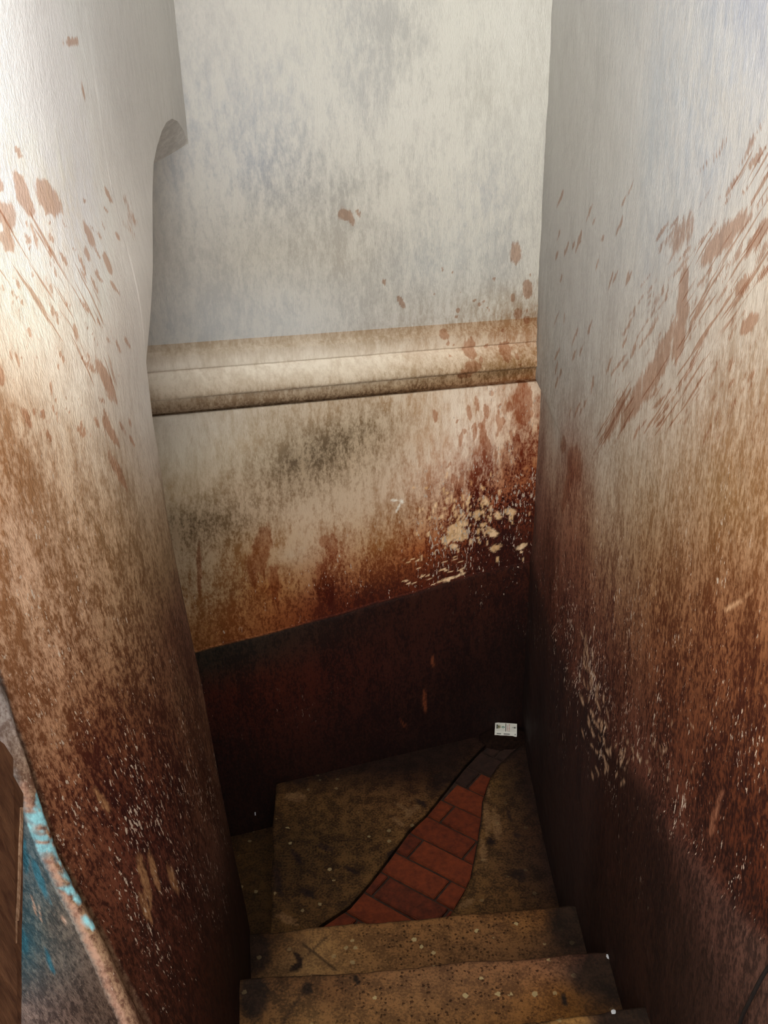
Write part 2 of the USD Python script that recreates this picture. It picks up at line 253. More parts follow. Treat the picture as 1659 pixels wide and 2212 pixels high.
j = np.tile(np.arange(Z.shape[1]), len(a_s))
part = np.where(j < 151, 0, np.where(j < 341, 1, np.where(j < 411, 2, 3)))
for k, S in enumerate((S_dado, S_mid, S_led, S_up)):
    q = part == k
    hi[q], lo[q], sh[q], ch[q] = fields(S, lambda x, y: back_ab(x, y, 0.02 if k == 2 else 0), ab[q], sx=0.6 if k != 2 else 0.12, smoothing=.001 if k != 2 else 1e-5, gain=(.84, 1.02, 1.04, .80)[k])  # upper wall gain lowered in colour to offset stronger light near the top
spots = [(1118, 548, 0, 26, 13), (1143, 628, 0, 22, 12), (1122, 680, 0, 13, 10), (1140, 692, 6, 4, 8), (958, 723, 12, 2, 11), (1012, 750, 0, 24, 14), (1012, 785, 20, 0, 12), (1088, 755, 0, 22, 13), (1050, 747, 0, 5, 5), (1110, 765, 0, 7, 5), (1000, 800, 22, -3, 14), (992, 673, 0, 6, 4), (1040, 660, 0, 5, 4), (1110, 645, 0, 9, 4), (1060, 672, 0, 4, 3), (870, 655, 8, 14, 5), (832, 612, 3, 9, 4),
 (745, 465, 16, 4, 12, .8), (760, 470, 8, 18, 7, .8), (775, 462, 5, 12, 5, .8), (1132, 870, 4, 55, 22), (1085, 910, 0, 9, 7), (1062, 850, 0, 8, 5), (1100, 880, 0, 14, 6), (1040, 920, 6, 4, 8), (940, 900, 2, 16, 6, .8), (1050, 965, 3, 34, 10), (1045, 935, 3, 14, 8), (1090, 1000, 4, 40, 12), (1120, 980, 3, 45, 12), (1020, 1040, 3, 40, 12), (990, 1070, 3, 40, 10), (560, 1200, 20, -70, 26, .8), (700, 1170, 14, 2, 14), (720, 1185, 3, 30, 12), (700, 1260, 8, 50, 22, .9), (430, 1230, 1, 60, 5), (590, 1260, 6, 60, 18, .6), (1210, 1040, 8, 30, 8)]
for _ in range(60):
    x, y = rng.normal(1080, 50), rng.uniform(870, 1120)
    spots.append((min(x, 1155), y, rng.normal(0, 2), rng.uniform(4, 22), rng.uniform(2, 6)))
for _ in range(26):
    spots.append((rng.uniform(930, 1150), rng.uniform(560, 800), rng.normal(0, 1), rng.uniform(2, 6), rng.uniform(1.5, 4)))
sp = ellipses(spots, back_ab, ab)
overlay(hi, lo, [(985, 1150, 24, 6, 22), (1000, 1130, 12, -8, 12), (965, 1165, 12, 4, 12), (1103, 1106, 16, 2, 8), (1048, 1082, 10, 2, 9), (1062, 1150, 14, 8, 9), (1070, 1183, 14, -5, 8), (1126, 1180, 12, -6, 6), (1030, 1110, 8, 4, 10), (1075, 1112, 10, 2, 10), (980, 1180, 10, 4, 7), (968, 1250, 14, -4, 4), (995, 1241, 14, -6, 3), (1045, 1150, 4, 10, 3)] + [(rng.normal(1020, 60), rng.normal(1120, 45), rng.uniform(-2, 2), rng.uniform(3, 9), rng.uniform(1.5, 4)) for _ in range(90)] + [(rng.uniform(870, 1000), 1262 - .33 * (k - 870 if 0 else 0) - rng.uniform(0, 60), 6, -2, 1.6) for k in range(26)], back_ab, ab, (228, 198, 160), (190, 150, 105), ragged=1.1)
overlay(hi, lo, [(852, 1081, 9, 1, 3), (868, 1084, 5, 4, 4), (860, 1098, -6, 12, 2.5)], back_ab, ab, (226, 220, 208), (205, 196, 180), ragged=.2)
overlay(hi, lo, [(932, 1425, 1, 14, 4), (915, 1510, 2, 26, 5), (1150, 1390, -5, 30, 2), (870, 1560, 10, 14, 2), (1148, 1460, 1, 16, 3)], back_ab, ab, (104, 54, 32), (72, 34, 20))
m = obj('wall_back', (P3.reshape(-1, 3), grid_faces(*Z.shape)), PLASTER, smooth=True, kind='structure', label='tall whitewashed end wall with a dado rail, stained rust brown towards its foot')
primvar(m, 'hi', hi); primvar(m, 'lo', lo); primvar(m, 'par', np.c_[sh, ch, sp])

# ================================================================== wall_right
def right_x(y): return 0.509 + 0.0288 * (3.2 - y)
def right_ab(px, py):
    r = ray(px, py); k = 0.0288                       # 0.509 + k (3.2 - y) = x
    t = (0.509 + k * 3.2) / (r[0] + k * r[1]); p = CAM + r * t
    return float(p[1]), float(p[2])
rd = sorted([right_ab(*p) for p in ((1165, 1290), (1250, 1480), (1340, 1625), (1400, 1690), (1460, 1790), (1560, 1925), (1659, 2030))])
def z_rdado(y): return np.interp(y, [p[0] for p in rd], [p[1] for p in rd]) + np.where(y < rd[0][0], (rd[0][0] - y) * 0.45, 0)
ys = np.concatenate([np.arange(-1.6, 0.9, 0.05), np.arange(0.9, 2.4, 0.0045), np.arange(2.4, 3.262, 0.0065)])
zs = np.concatenate([np.arange(-0.15, 1.1, 0.0065), np.arange(1.1, 2.3, 0.0045), np.arange(2.3, 2.7, 0.008), np.linspace(2.7, TOP, 50)])
YY, ZZ = np.meshgrid(ys, zs, indexing='ij')
P3 = np.stack([right_x(YY), YY, ZZ], -1)
below = 1 / (1 + np.exp(-(z_rdado(YY) - ZZ + 0.03 * (meshkit.fbm(P3 * 7, 4, 8) - .5)) / 0.008))
near_c = 1 / (1 + np.exp(-(1.432 - ZZ) / 0.006)) * np.clip((YY - 2.6) / 0.6, 0, 1)
P3[..., 0] += -0.008 * below + 0.024 * near_c + lump(P3, 21, .006, 3.5) + lump(P3, 22, .0015, 18)
ab = np.stack([YY, ZZ], -1).reshape(-1, 2)
S_r = [(1230, 60, (180,177,170), (170,167,160), .3, 0), (1300, 120, (182,179,172), (170,168,162), .3, 0), (1400, 80, (186,184,180), (170,172,174), .35, 0), (1500, 60, (194,193,190), (168,174,182), .45, 0), (1600, 40, (188,190,193), (160,168,186), .5, 0), (1650, 150, (190,191,193), (162,168,182), .5, 0), (1560, 200, (196,193,187), (165,172,182), .4, 0),  # upper greys hold the shade of grazing light on this wall
 (1230, 350, (170,166,158), (162,158,150), .3, 0), (1330, 350, (180,177,170), (168,166,160), .3, 0), (1430, 320, (186,185,182), (162,168,174), .45, 0), (1530, 380, (188,187,186), (160,166,176), .5, 0), (1640, 350, (196,192,184), (172,172,172), .35, 0),
 (1220, 600, (162,157,150), (150,146,140), .35, 0), (1300, 560, (176,172,165), (160,156,150), .35, 0), (1400, 580, (184,180,172), (160,160,160), .4, 0), (1500, 620, (192,185,174), (165,158,150), .35, 0), (1640, 600, (202,190,172), (172,155,135), .35, 0),
 (1210, 800, (152,147,140), (132,128,122), .4, 0), (1280, 800, (166,160,151), (145,138,130), .4, 0), (1380, 800, (180,170,156), (155,142,128), .4, 0), (1500, 800, (192,178,160), (162,142,122), .4, .05), (1640, 800, (196,174,148), (158,130,100), .45, .05),
 (1200, 930, (146,138,128), (115,105,95), .45, 0), (1290, 940, (162,150,136), (132,116,102), .45, 0), (1400, 940, (176,158,138), (142,120,98), .45, .05), (1530, 940, (182,155,126), (140,108,78), .5, .08), (1640, 940, (180,148,114), (135,100,68), .5, .08),
 (1190, 1040, (135,112,94), (88,58,45), .5, .1), (1235, 1020, (120,84,66), (84,46,34), .55, .05), (1300, 1060, (158,138,116), (120,98,78), .45, .05), (1420, 1060, (164,140,112), (124,98,70), .5, .08), (1560, 1060, (170,138,100), (128,96,62), .5, .1), (1650, 1080, (172,134,94), (126,90,56), .5, .1),
 (1180, 1150, (100,64,50), (64,34,26), .55, .15), (1235, 1170, (108,70,52), (70,38,28), .55, .15), (1300, 1180, (136,108,82), (92,62,44), .5, .2), (1400, 1180, (150,118,84), (104,72,46), .5, .15), (1520, 1180, (158,120,84), (112,76,46), .5, .12), (1640, 1180, (166,126,88), (120,82,50), .5, .12),
 (1180, 1270, (72,38,28), (46,24,18), .55, .1), (1240, 1300, (92,56,42), (56,28,21), .55, .35), (1320, 1320, (112,78,56), (66,36,26), .55, .35), (1420, 1300, (130,92,62), (82,48,29), .55, .25), (1540, 1310, (138,94,62), (88,50,29), .55, .2), (1640, 1300, (146,100,66), (98,58,34), .5, .2),
 (1260, 1430, (86,52,39), (50,25,19), .6, .6), (1330, 1440, (96,60,44), (56,28,20), .6, .45), (1430, 1440, (106,64,42), (64,33,21), .55, .3), (1550, 1440, (114,70,45), (70,36,22), .55, .2), (1645, 1440, (112,68,42), (70,36,22), .55, .15),
 (1300, 1560, (80,47,36), (44,22,17), .6, .6), (1390, 1590, (84,50,38), (46,23,17), .6, .5), (1480, 1560, (92,53,35), (52,26,18), .6, .3), (1600, 1570, (104,62,40), (62,31,20), .55, .25), (1420, 1690, (84,50,39), (48,25,19), .55, .5), (1500, 1700, (82,44,29), (44,21,15), .6, .3), (1600, 1700, (86,46,29), (48,22,15), .6, .2), (1650, 1650, (96,54,34), (56,27,18), .55, .2),
 (1540, 1850, (74,42,31), (42,21,16), .6, .25), (1620, 1850, (78,39,24), (42,19,13), .6, .2), (1650, 1960, (66,33,21), (38,18,13), .6, .15)]
S_rd = [(1170, 1420, (48,27,20), (32,17,14), .5, .05), (1230, 1520, (54,29,21), (34,17,14), .5, .1), (1180, 1600, (38,22,17), (27,15,12), .5, 0), (1300, 1650, (52,28,21), (33,17,14), .5, .15), (1200, 1750, (40,24,18), (28,15,12), .5, 0), (1300, 1780, (46,26,20), (31,17,14), .5, 0), (1400, 1800, (50,29,22), (33,18,15), .5, .05), (1240, 1920, (36,21,16), (26,14,11), .5, 0), (1350, 1950, (50,29,22), (32,18,14), .5, 0),
 (1460, 1860, (66,40,32), (42,24,19), .5, .05), (1480, 1980, (58,36,29), (38,24,19), .5, 0), (1560, 1980, (90,60,50), (56,36,30), .5, .05), (1640, 2060, (94,66,56), (58,40,34), .5, 0), (1420, 2100, (48,29,22), (32,19,15), .5, 0), (1540, 2120, (62,41,34), (40,26,21), .5, 0), (1640, 2160, (84,58,48), (54,37,31), .5, 0), (1500, 2200, (52,34,27), (36,23,19), .5, 0)]
hi, lo, sh, ch = fields(S_r, right_ab, ab, sx=0.55, desat=.34)
up_ = np.interp(ab[:, 1], [1.25, 1.9], [1.0, .86])[:, None]; hi *= up_; lo *= up_  # colour darkened with height to offset light too strong above
h2, l2, s2, c2 = fields(S_rd, right_ab, ab, sx=0.55, gain=.8)
w = below.reshape(-1, 1); hi = hi * (1 - w) + h2 * w; lo = lo * (1 - w) + l2 * w; sh = sh * (1 - w[:, 0]) + s2 * w[:, 0]; ch = ch * (1 - w[:, 0]) + c2 * w[:, 0]
streaks = [(1560, 520, 62, -72, 20, .9), (1475, 660, 8, -105, 12, .9), (1467, 730, 8, -60, 13), (1395, 830, 75, -125, 22, .75), (1450, 720, 55, -75, 12, .7), (1470, 510, 28, -52, 24, .5), (1640, 505, 40, -60, 12, .8), (1600, 620, 12, -20, 10), (1617, 700, 20, -28, 14), (1330, 900, 30, -70, 12, .6), (1240, 1000, 5, 42, 18, .9), (1215, 960, -3, 20, 7), (1225, 1060, 10, -60, 12, .7), (1635, 340, 26, -30, 6), (1580, 400, 20, -34, 4, .8)]
for _ in range(170):
    t = rng.uniform(0, 1); x = rng.uniform(1330, 1660); y = rng.uniform(480, 950) if t < .8 else rng.uniform(250, 500)
    if x < 1330 + (760 - y) * 0.35: continue
    l = rng.uniform(8, 46) * (1 if rng.random() < .85 else 1.8); an = math.radians(rng.normal(56, 5))
    streaks.append((x, y, l * math.cos(an), -l * math.sin(an), rng.uniform(1.0, 3.0), rng.uniform(.35, .8)))
for _ in range(40):
    l = rng.uniform(8, 26); an = math.radians(rng.normal(73, 5)); streaks.append((rng.uniform(1200, 1380), rng.uniform(380, 960), l * math.cos(an), -l * math.sin(an), rng.uniform(1.2, 2.6), .8))
sp = ellipses(streaks, right_ab, ab)
overlay(hi, lo, [(1556, 1720, -8, 16, 6), (1546, 1755, -10, 24, 7), (1536, 1790, -3, 18, 7)], right_ab, ab, (128, 84, 62), (92, 54, 38), ragged=.2)
overlay(hi, lo, [(1582, 1308, 26, -16, 4), (1618, 1280, 12, -12, 3)], right_ab, ab, (188, 152, 118), (150, 110, 78))
overlay(hi, lo, [(1262 + .5 * k + rng.normal(0, 9), 1390 + 2.9 * k + rng.normal(0, 24), 2 + rng.normal(0, 2), rng.uniform(4, 14), rng.uniform(1.6, 2.6)) for k in np.linspace(0, 95, 64)] + [(1390 + rng.normal(0, 40), 1640 + rng.normal(0, 28), rng.normal(0, 3), rng.uniform(2, 9), rng.uniform(1, 3)) for _ in range(40)], right_ab, ab, (156, 128, 104), (108, 78, 58), ragged=.9)
tr_r = np.clip(ellipses([(1560, 620, 150, -230, 150), (1450, 830, 120, -190, 90), (1330, 900, 60, -110, 50), (1640, 380, 60, -110, 70)], right_ab, ab) * 1.7, 0, 1) * (1 - below.ravel())
m = obj('wall_right', (P3.reshape(-1, 3), grid_faces(*YY.shape)), plaster('limewash_right', 0.33, slant(right_ab, (1440, 760), (1510, 640))), smooth=True, kind='structure', label='right stair wall, grey white above and stained dark red brown below, with diagonal spit streaks')
primvar(m, 'hi', hi); primvar(m, 'lo', lo); primvar(m, 'par', np.c_[sh, ch, sp]); primvar(m, 'trail', np.c_[tr_r, tr_r, tr_r])

# ================================================================== wall_left: the newel block with the arch over the lower flight
YJ = 2.10                                                # its far edge (jamb of the arch)
jt = []
for p in ((300, 560), (305, 640), (311, 760), (318, 850), (331, 920), (362, 1090), (400, 1290), (440, 1470), (470, 1640), (500, 1800), (528, 1930), (545, 2010)):
    r = ray(*p); q = CAM + r * (YJ / r[1]); jt.append((q[2], q[0]))
jt = np.array(sorted(jt))
from scipy.ndimage import gaussian_filter1d
JZ = np.arange(-2.5, 6.5, .01)
JX = gaussian_filter1d(np.interp(JZ, np.r_[-1.3, jt[:, 0], 2.15, 4.3], np.r_[jt[0, 1] + .01, jt[:, 1], -.530, -.535]), 9)
def jamb_x(z): return np.interp(z, JZ, JX)
LOWK = np.array([(-0.2, -.33), (0.6, -.315), (1.0, -.315), (1.44, -.325), (1.75, -.364), (2.06, -.407), (2.1, -.413)])
HIK = np.array([(-0.2, -1.75), (1.0, -1.03), (1.55, -.705), (1.74, -.60), (1.80, -.572), (1.86, -.556), (1.95, -.546), (2.1, -.535)])
MIDK = np.array([(-0.2, -.86), (1.0, -.66), (1.6, -.545), (1.9, -.50), (2.06, -.482), (2.1, -.478)])
YK = np.arange(-.6, 2.4, .005)
HIX = gaussian_filter1d(np.interp(YK, HIK[:, 0], HIK[:, 1]), 5); MIX = gaussian_filter1d(np.interp(YK, MIDK[:, 0], MIDK[:, 1]), 8); LOX = gaussian_filter1d(np.interp(YK, LOWK[:, 0], LOWK[:, 1]), 8)
def left_x(y, z):
    xj = jamb_x(z); w = np.clip((z - .2) / 2.2, 0, 1); w = w * w * (3 - 2 * w)
    dl, dm, dh = (np.interp(np.minimum(y, YJ), YK, k) - np.interp(YJ, YK, k) for k in (LOX, MIX, HIX))
    lo_, hi_ = (1 - w) ** 2, w * w
    x = xj + dl * lo_ + dm * (1 - lo_ - hi_) + dh * hi_
    far = np.clip((y - YJ) / (2.881 - YJ), 0, 1.2)
    return x + far * (-.503 - xj)
def left_ab(px, py):
    r = ray(px, py); t = np.linspace(.3, 3.6, 1500); p = CAM + t[:, None] * r
    s = p[:, 0] - left_x(np.minimum(p[:, 1], 3.0), p[:, 2])
    i = np.nonzero(s < 0)[0]; i = i[0] if len(i) else len(t) - 1
    k = s[i - 1] / (s[i - 1] - s[i]) if i > 0 and s[i] < 0 else 0
    q = p[i - 1] + k * (p[i] - p[i - 1]) if i > 0 else p[0]
    return float(q[1]), float(q[2])
def newel_plane(px, py):                                  # the part over the arch, jamb to corner
    p0, p1 = np.array([-.535, YJ, 0]), np.array([-.503, 2.881, 0]); n = np.cross(p1 - p0, [0, 0, 1.0])
    r = ray(px, py); q = CAM + r * (np.dot(p0 - CAM, n) / np.dot(r, n)); return float(q[1]), float(q[2])
arch = np.array([newel_plane(*p) for p in ((328, 352), (336, 318), (348, 282), (358, 264), (370, 256), (383, 262), (396, 282), (407, 310), (414, 352), (418, 420))])
spring = 1.72
ay = np.r_[YJ, YJ + .008, arch[arch[:, 0] > YJ + .02][:, 0], 2.95]; az = np.r_[spring, 1.9, arch[arch[:, 0] > YJ + .02][:, 1], arch[-1, 1] - .1]
def z_arch(y): return np.interp(y, ay, az)
zA = np.concatenate([np.arange(-1.25, .2, 0.012), np.arange(.2, 1.3, .0075), np.arange(1.3, 2.45, 0.005), np.arange(2.45, 2.75, 0.01), np.linspace(2.75, TOP, 50)])
yA = np.concatenate([np.arange(-0.2, 0.5, 0.02), np.arange(0.5, 1.1, 0.008), np.arange(1.1, 1.42, 0.0032), np.arange(1.42, YJ - .03, 0.0048), YJ - .03 + .03 * np.sin(np.linspace(0, math.pi / 2, 8))])
yA = yA[np.r_[True, np.diff(yA) > 5e-4]]
YY, ZZ = np.meshgrid(yA, zA, indexing='ij')
tb = np.linspace(0, 1, 260)
yB = np.r_[YJ - .02, YJ - .01, np.linspace(YJ, 2.915, 108)]; YB = np.repeat(yB[:, None], len(tb), 1); ZB = z_arch(YB) + (TOP - z_arch(YB)) * tb ** 2.2
def left_pts(Y, Z_, rnd):
    X = left_x(Y, Z_)
    P = np.stack([X, Y, Z_], -1)
    e = np.clip((Y - (YJ - .03)) / .03, 0, 1) * np.clip((spring - Z_) / .2, 0, 1)
    if rnd: P[..., 0] -= .016 * (1 - np.sqrt(np.clip(1 - e ** 2, 0, 1)))
    if not rnd: P[..., 0] -= .003 * np.clip((YJ + .012 - Y) / .02, 0, 1)
    P[..., 0] += (lump(P, 31, .006, 4) + lump(P, 32, .0012, 20)) * (.25 + .75 * (lambda t: t * t * (3 - 2 * t))(np.clip((2.12 - Y) / .6, 0, 1)))
    return P
bands = {'A': [left_ab(*p) for p in ((-25, 1405), (0, 1440), (25, 1530), (60, 1625), (100, 1735), (140, 1850), (200, 1975), (260, 2085), (325, 2205), (350, 2250))],
         'M': [left_ab(*p) for p in ((-25, 1440), (0, 1490), (30, 1600), (62, 1700), (100, 1800), (140, 1890), (190, 1990), (240, 2090), (300, 2205), (330, 2262))],
         'B': [left_ab(*p) for p in ((-25, 1530), (0, 1580), (28, 1660), (50, 1740), (85, 1830), (120, 1910), (160, 1995), (205, 2090), (255, 2205), (280, 2262))]}
P1, P2 = left_pts(YY, ZZ, True), left_pts(YB, ZB, False)
S_l = [(40, 40, (232,236,236), (222,226,226), .2, 0), (120, 60, (228,231,230), (218,220,218), .2, 0), (60, 250, (236,237,234), (226,226,220), .2, 0), (170, 300, (232,232,228), (222,220,214), .25, 0), (240, 60, (200,198,194), (190,188,184), .3, 0), (330, 60, (196,194,188), (188,186,180), .3, 0), (270, 260, (202,199,194), (192,189,184), .3, 0), (350, 200, (196,193,187), (186,183,176), .3, 0),  # grey samples over the arch darkened, putting its shade into the colour
 (40, 450, (236,232,222), (222,212,196), .3, 0), (180, 450, (234,231,224), (222,216,206), .3, 0), (280, 480, (222,218,211), (210,206,198), .3, 0), (40, 620, (234,226,212), (212,196,174), .35, 0), (180, 620, (234,229,219), (216,206,192), .3, 0), (280, 640, (220,215,207), (206,200,192), .3, 0),
 (40, 760, (224,210,188), (190,164,132), .4, .05), (160, 760, (228,219,203), (205,188,166), .35, 0), (270, 780, (216,210,200), (200,192,182), .3, 0), (30, 880, (204,176,144), (152,114,80), .5, .1), (140, 880, (216,202,180), (180,156,128), .4, .05), (260, 890, (208,199,185), (184,170,154), .35, 0), (315, 900, (200,194,184), (184,176,166), .3, 0),
 (40, 990, (184,152,120), (130,94,64), .5, .15), (140, 990, (194,168,138), (146,114,84), .5, .1), (240, 990, (196,178,154), (156,132,106), .45, .05), (330, 1000, (186,174,158), (160,146,130), .4, 0),
 (40, 1110, (182,148,118), (128,92,62), .5, .2), (150, 1110, (178,146,114), (122,92,64), .5, .15), (260, 1110, (172,145,114), (126,100,72), .5, .1), (345, 1100, (160,138,112), (128,106,82), .45, .05),
 (40, 1230, (178,142,112), (122,86,58), .5, .2), (150, 1240, (170,136,106), (112,80,54), .5, .2), (260, 1240, (156,126,94), (108,80,54), .5, .12), (360, 1230, (132,108,80), (96,74,52), .5, .05),
 (50, 1360, (172,136,105), (116,80,53), .5, .25), (160, 1370, (164,128,98), (104,70,46), .5, .25), (270, 1370, (146,114,84), (94,64,42), .5, .15), (370, 1360, (104,72,54), (72,46,34), .5, .05), (405, 1400, (92,62,50), (64,40,32), .5, .03),
 (70, 1480, (164,124,94), (106,70,46), .5, .3), (180, 1490, (146,106,76), (88,54,34), .55, .3), (290, 1490, (128,92,64), (76,46,30), .55, .2), (390, 1490, (112,82,60), (72,46,33), .5, .15),
 (120, 1590, (152,112,82), (96,60,38), .5, .35), (220, 1590, (112,70,46), (66,32,21), .6, .4), (320, 1590, (104,64,44), (60,30,20), .6, .3), (420, 1590, (116,82,60), (70,43,31), .55, .3),
 (160, 1710, (122,78,54), (70,36,24), .55, .5), (250, 1720, (84,44,30), (48,20,15), .6, .6), (350, 1710, (84,45,31), (48,21,16), .6, .55), (450, 1710, (106,72,54), (60,34,25), .55, .45),
 (210, 1840, (98,58,40), (56,27,19), .55, .6), (300, 1850, (84,45,34), (48,22,17), .6, .75), (390, 1860, (84,50,40), (48,24,19), .6, .6), (470, 1830, (92,64,52), (56,34,28), .55, .4),
 (270, 1970, (90,50,35), (52,26,19), .55, .5), (350, 1960, (84,46,34), (50,24,18), .6, .5), (430, 1960, (66,38,30), (42,23,18), .55, .3), (500, 1960, (44,28,23), (31,19,15), .5, .05),
 (320, 2100, (82,46,34), (52,27,20), .55, .35), (400, 2100, (74,38,27), (46,23,17), .55, .2), (470, 2100, (58,33,25), (38,21,16), .5, .1), (520, 2120, (40,25,20), (29,18,14), .5, 0), (370, 2190, (80,44,31), (50,27,20), .5, .2), (460, 2190, (54,31,23), (36,20,16), .5, .05)]
S_curb = [(20, 1530, (112,104,100), (84,72,66), .5, .05), (60, 1640, (120,98,80), (84,62,48), .5, .05), (110, 1760, (118,90,66), (72,44,30), .55, .05), (180, 1950, (112,88,66), (70,44,30), .55, .05), (250, 2090, (126,98,76), (84,58,44), .5, .05), (300, 2200, (126,98,78), (88,62,48), .5, .05)]
S_blue = [(15, 1660, (118,104,98), (84,70,64), .5, .05), (52, 1840, (100,118,126), (64,88,98), .5, 0), (70, 1900, (96,108,112), (58,78,86), .5, 0), (110, 2000, (112,106,98), (74,74,72), .5, .05), (60, 2050, (88,112,118), (52,84,96), .5, .05), (150, 2080, (104,98,92), (68,66,64), .5, .05), (60, 2180, (128,112,106), (88,76,74), .5, .1), (150, 2190, (104,86,78), (66,54,50), .5, .05), (220, 2180, (96,80,70), (62,50,44), .5, 0)]
spits = [(45, 400, 18, 32, 12), (52, 430, 22, 42, 16), (105, 430, 28, 42, 22), (15, 465, 12, 32, 24), (12, 520, 14, 26, 14), (-5, 395, 10, 20, 10), (38, 328, 8, 14, 4), (195, 510, 14, 34, 8, .7), (232, 570, 10, 26, 7), (188, 550, 6, 18, 6, .7), (60, 515, 10, 16, 5, .8), (232, 825, 20, 50, 11), (240, 935, 16, 32, 9), (255, 1020, 20, 42, 9, .9), (208, 912, 7, 14, 4), (60, 905, 14, 34, 8, .6), (140, 98, 5, 6, 4), (158, 90, 16, -2, 2, .8), (0, 810, 8, 26, 12), (165, 715, 5, 22, 4), (180, 195, 4, 22, 3, .7)]
for _ in range(110):
    x, y = rng.uniform(0, 290), rng.uniform(420, 960)
    l = rng.uniform(6, 26); an = math.radians(rng.normal(62, 7)); spits.append((x, y, l * math.cos(an), l * math.sin(an), rng.uniform(1.2, 3.5), rng.uniform(.5, .95)))
scrapes = [(310, 1900, 16, 60, 10), (330, 1880, 12, 45, 8), (312, 1960, 12, 40, 10), (370, 1900, 10, 30, 9), (222, 1730, 18, 30, 8)]
def paint_left(P, Y, Z_):
    q = np.stack([Y, Z_], -1).reshape(-1, 2)
    hi, lo, sh, ch = fields(S_l, left_ab, q, sx=.8)
    return q, hi, lo, sh, ch, ellipses(spits, left_ab, q)
def edge_y(z, line):                                      # the raking edges: y of each at height z
    L_ = np.array(sorted((p[1], p[0]) for p in line)); L_ = np.r_[[(L_[0, 0] - 1.5, L_[0, 1] - .13)], L_, [(L_[-1, 0] + .25, L_[-1, 1] - .02)], [(L_[-1, 0] + .5, L_[-1, 1] - 2)]]
    return np.interp(z, L_[:, 0], L_[:, 1])
yA, yM, yB = (edge_y(ZZ, bands[k]) for k in 'AMB')
wob = .004 * (meshkit.fbm(np.stack([ZZ * 8, YY * 0, YY * 0], -1), 3, 9) - .5) * 2
yA, yM, yB = yA + wob, yM + wob, yB + wob * .5
t_m = np.clip((YY - yB) / np.maximum(yM - yB, 1e-3), 0, 1); t_g = np.clip((YY - yM) / np.maximum(yA - yM, 1e-3), 0, 1)
off = .024 * np.sqrt(np.clip(np.sin(np.pi * np.clip(t_m, 0, 1)), 0, 1)) * (YY > yB) * (YY < yM) + np.where((YY >= yM) & (YY < yA), -.004 - .010 * np.sin(np.pi * np.clip(t_g, 0, 1) ** .6), 0) - .004 * (YY <= yB)
P1 = P1 + off[..., None] * np.array([.92, -.4, 0])
LEFT = thing('wall_left', 'whitewashed newel block on the left with rounded far edge and small arch, brown stains on its lower half', kind='structure')
q, hi, lo, sh, ch, sp = paint_left(P1, YY, ZZ)
h2, l2, s2, c2 = fields(S_blue, left_ab, q, sx=.8)
h3, l3, s3, c3 = fields(S_curb, left_ab, q, sx=.8)
mA, mB, gr = (YY < yA).ravel(), (YY < yB).ravel(), ((YY > yM - .004) & (YY < yM + .008)).ravel()
h3[gr] *= .45; l3[gr] *= .4
pk = ((YY > yB) & (YY < yB + .0045) & (ZZ < 1.42)).ravel(); h3[pk] = lin((146, 114, 96)) / ALB; l3[pk] = lin((112, 82, 68)) / ALB
for msk, (h, l, s, c) in ((mA, (h3, l3, s3, c3)), (mB, (h2, l2, s2, c2))):
    hi[msk], lo[msk], sh[msk], ch[msk], sp[msk] = h[msk], l[msk], s[msk], c[msk], 0
overlay(hi, lo, [(64, 1725, 7, 28, 7), (70, 1765, 10, 30, 10), (80, 1800, 10, 22, 10), (95, 1835, 12, 20, 9), (122, 1880, 10, 14, 8), (132, 1915, 9, 12, 7), (145, 1935, 6, 10, 6), (168, 1985, 8, 12, 6)], left_ab, q, (116, 166, 174), (88, 122, 128), ragged=1.9)
overlay(hi, lo, [(58, 1850, 6, 40, 10), (90, 1900, 20, 50, 8), (52, 2030, 10, 34, 12), (110, 2080, 10, 30, 6)], left_ab, q, (62, 116, 134), (44, 88, 104), ragged=.9)
overlay(hi, lo, [(140, 1990, 6, 10, 5), (78, 1960, 6, 26, 2.5), (90, 1975, 3, 20, 2)], left_ab, q, (196, 176, 160), (160, 130, 112))
overlay(hi, lo, scrapes, left_ab, q, (150, 112, 78), (112, 74, 48), ragged=1.0)
tr_l = np.clip(ellipses([(120, 620, 110, 200, 130), (60, 500, 60, 90, 80), (200, 760, 60, 150, 70)], left_ab, q) * 1.5, 0, .9)
m = obj('newel_face', (P1.reshape(-1, 3), grid_faces(*YY.shape, flip=True)), plaster('limewash_left', 0.33, slant(left_ab, (190, 610), (160, 550))), LEFT, smooth=True)
primvar(m, 'hi', hi); primvar(m, 'lo', lo); primvar(m, 'par', np.c_[sh, ch, sp]); primvar(m, 'trail', np.c_[tr_l, tr_l, tr_l])
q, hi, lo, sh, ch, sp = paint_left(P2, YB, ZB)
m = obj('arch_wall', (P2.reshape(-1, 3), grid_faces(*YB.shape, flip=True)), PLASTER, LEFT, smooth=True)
primvar(m, 'hi', hi); primvar(m, 'lo', lo); primvar(m, 'par', np.c_[sh, ch, sp])
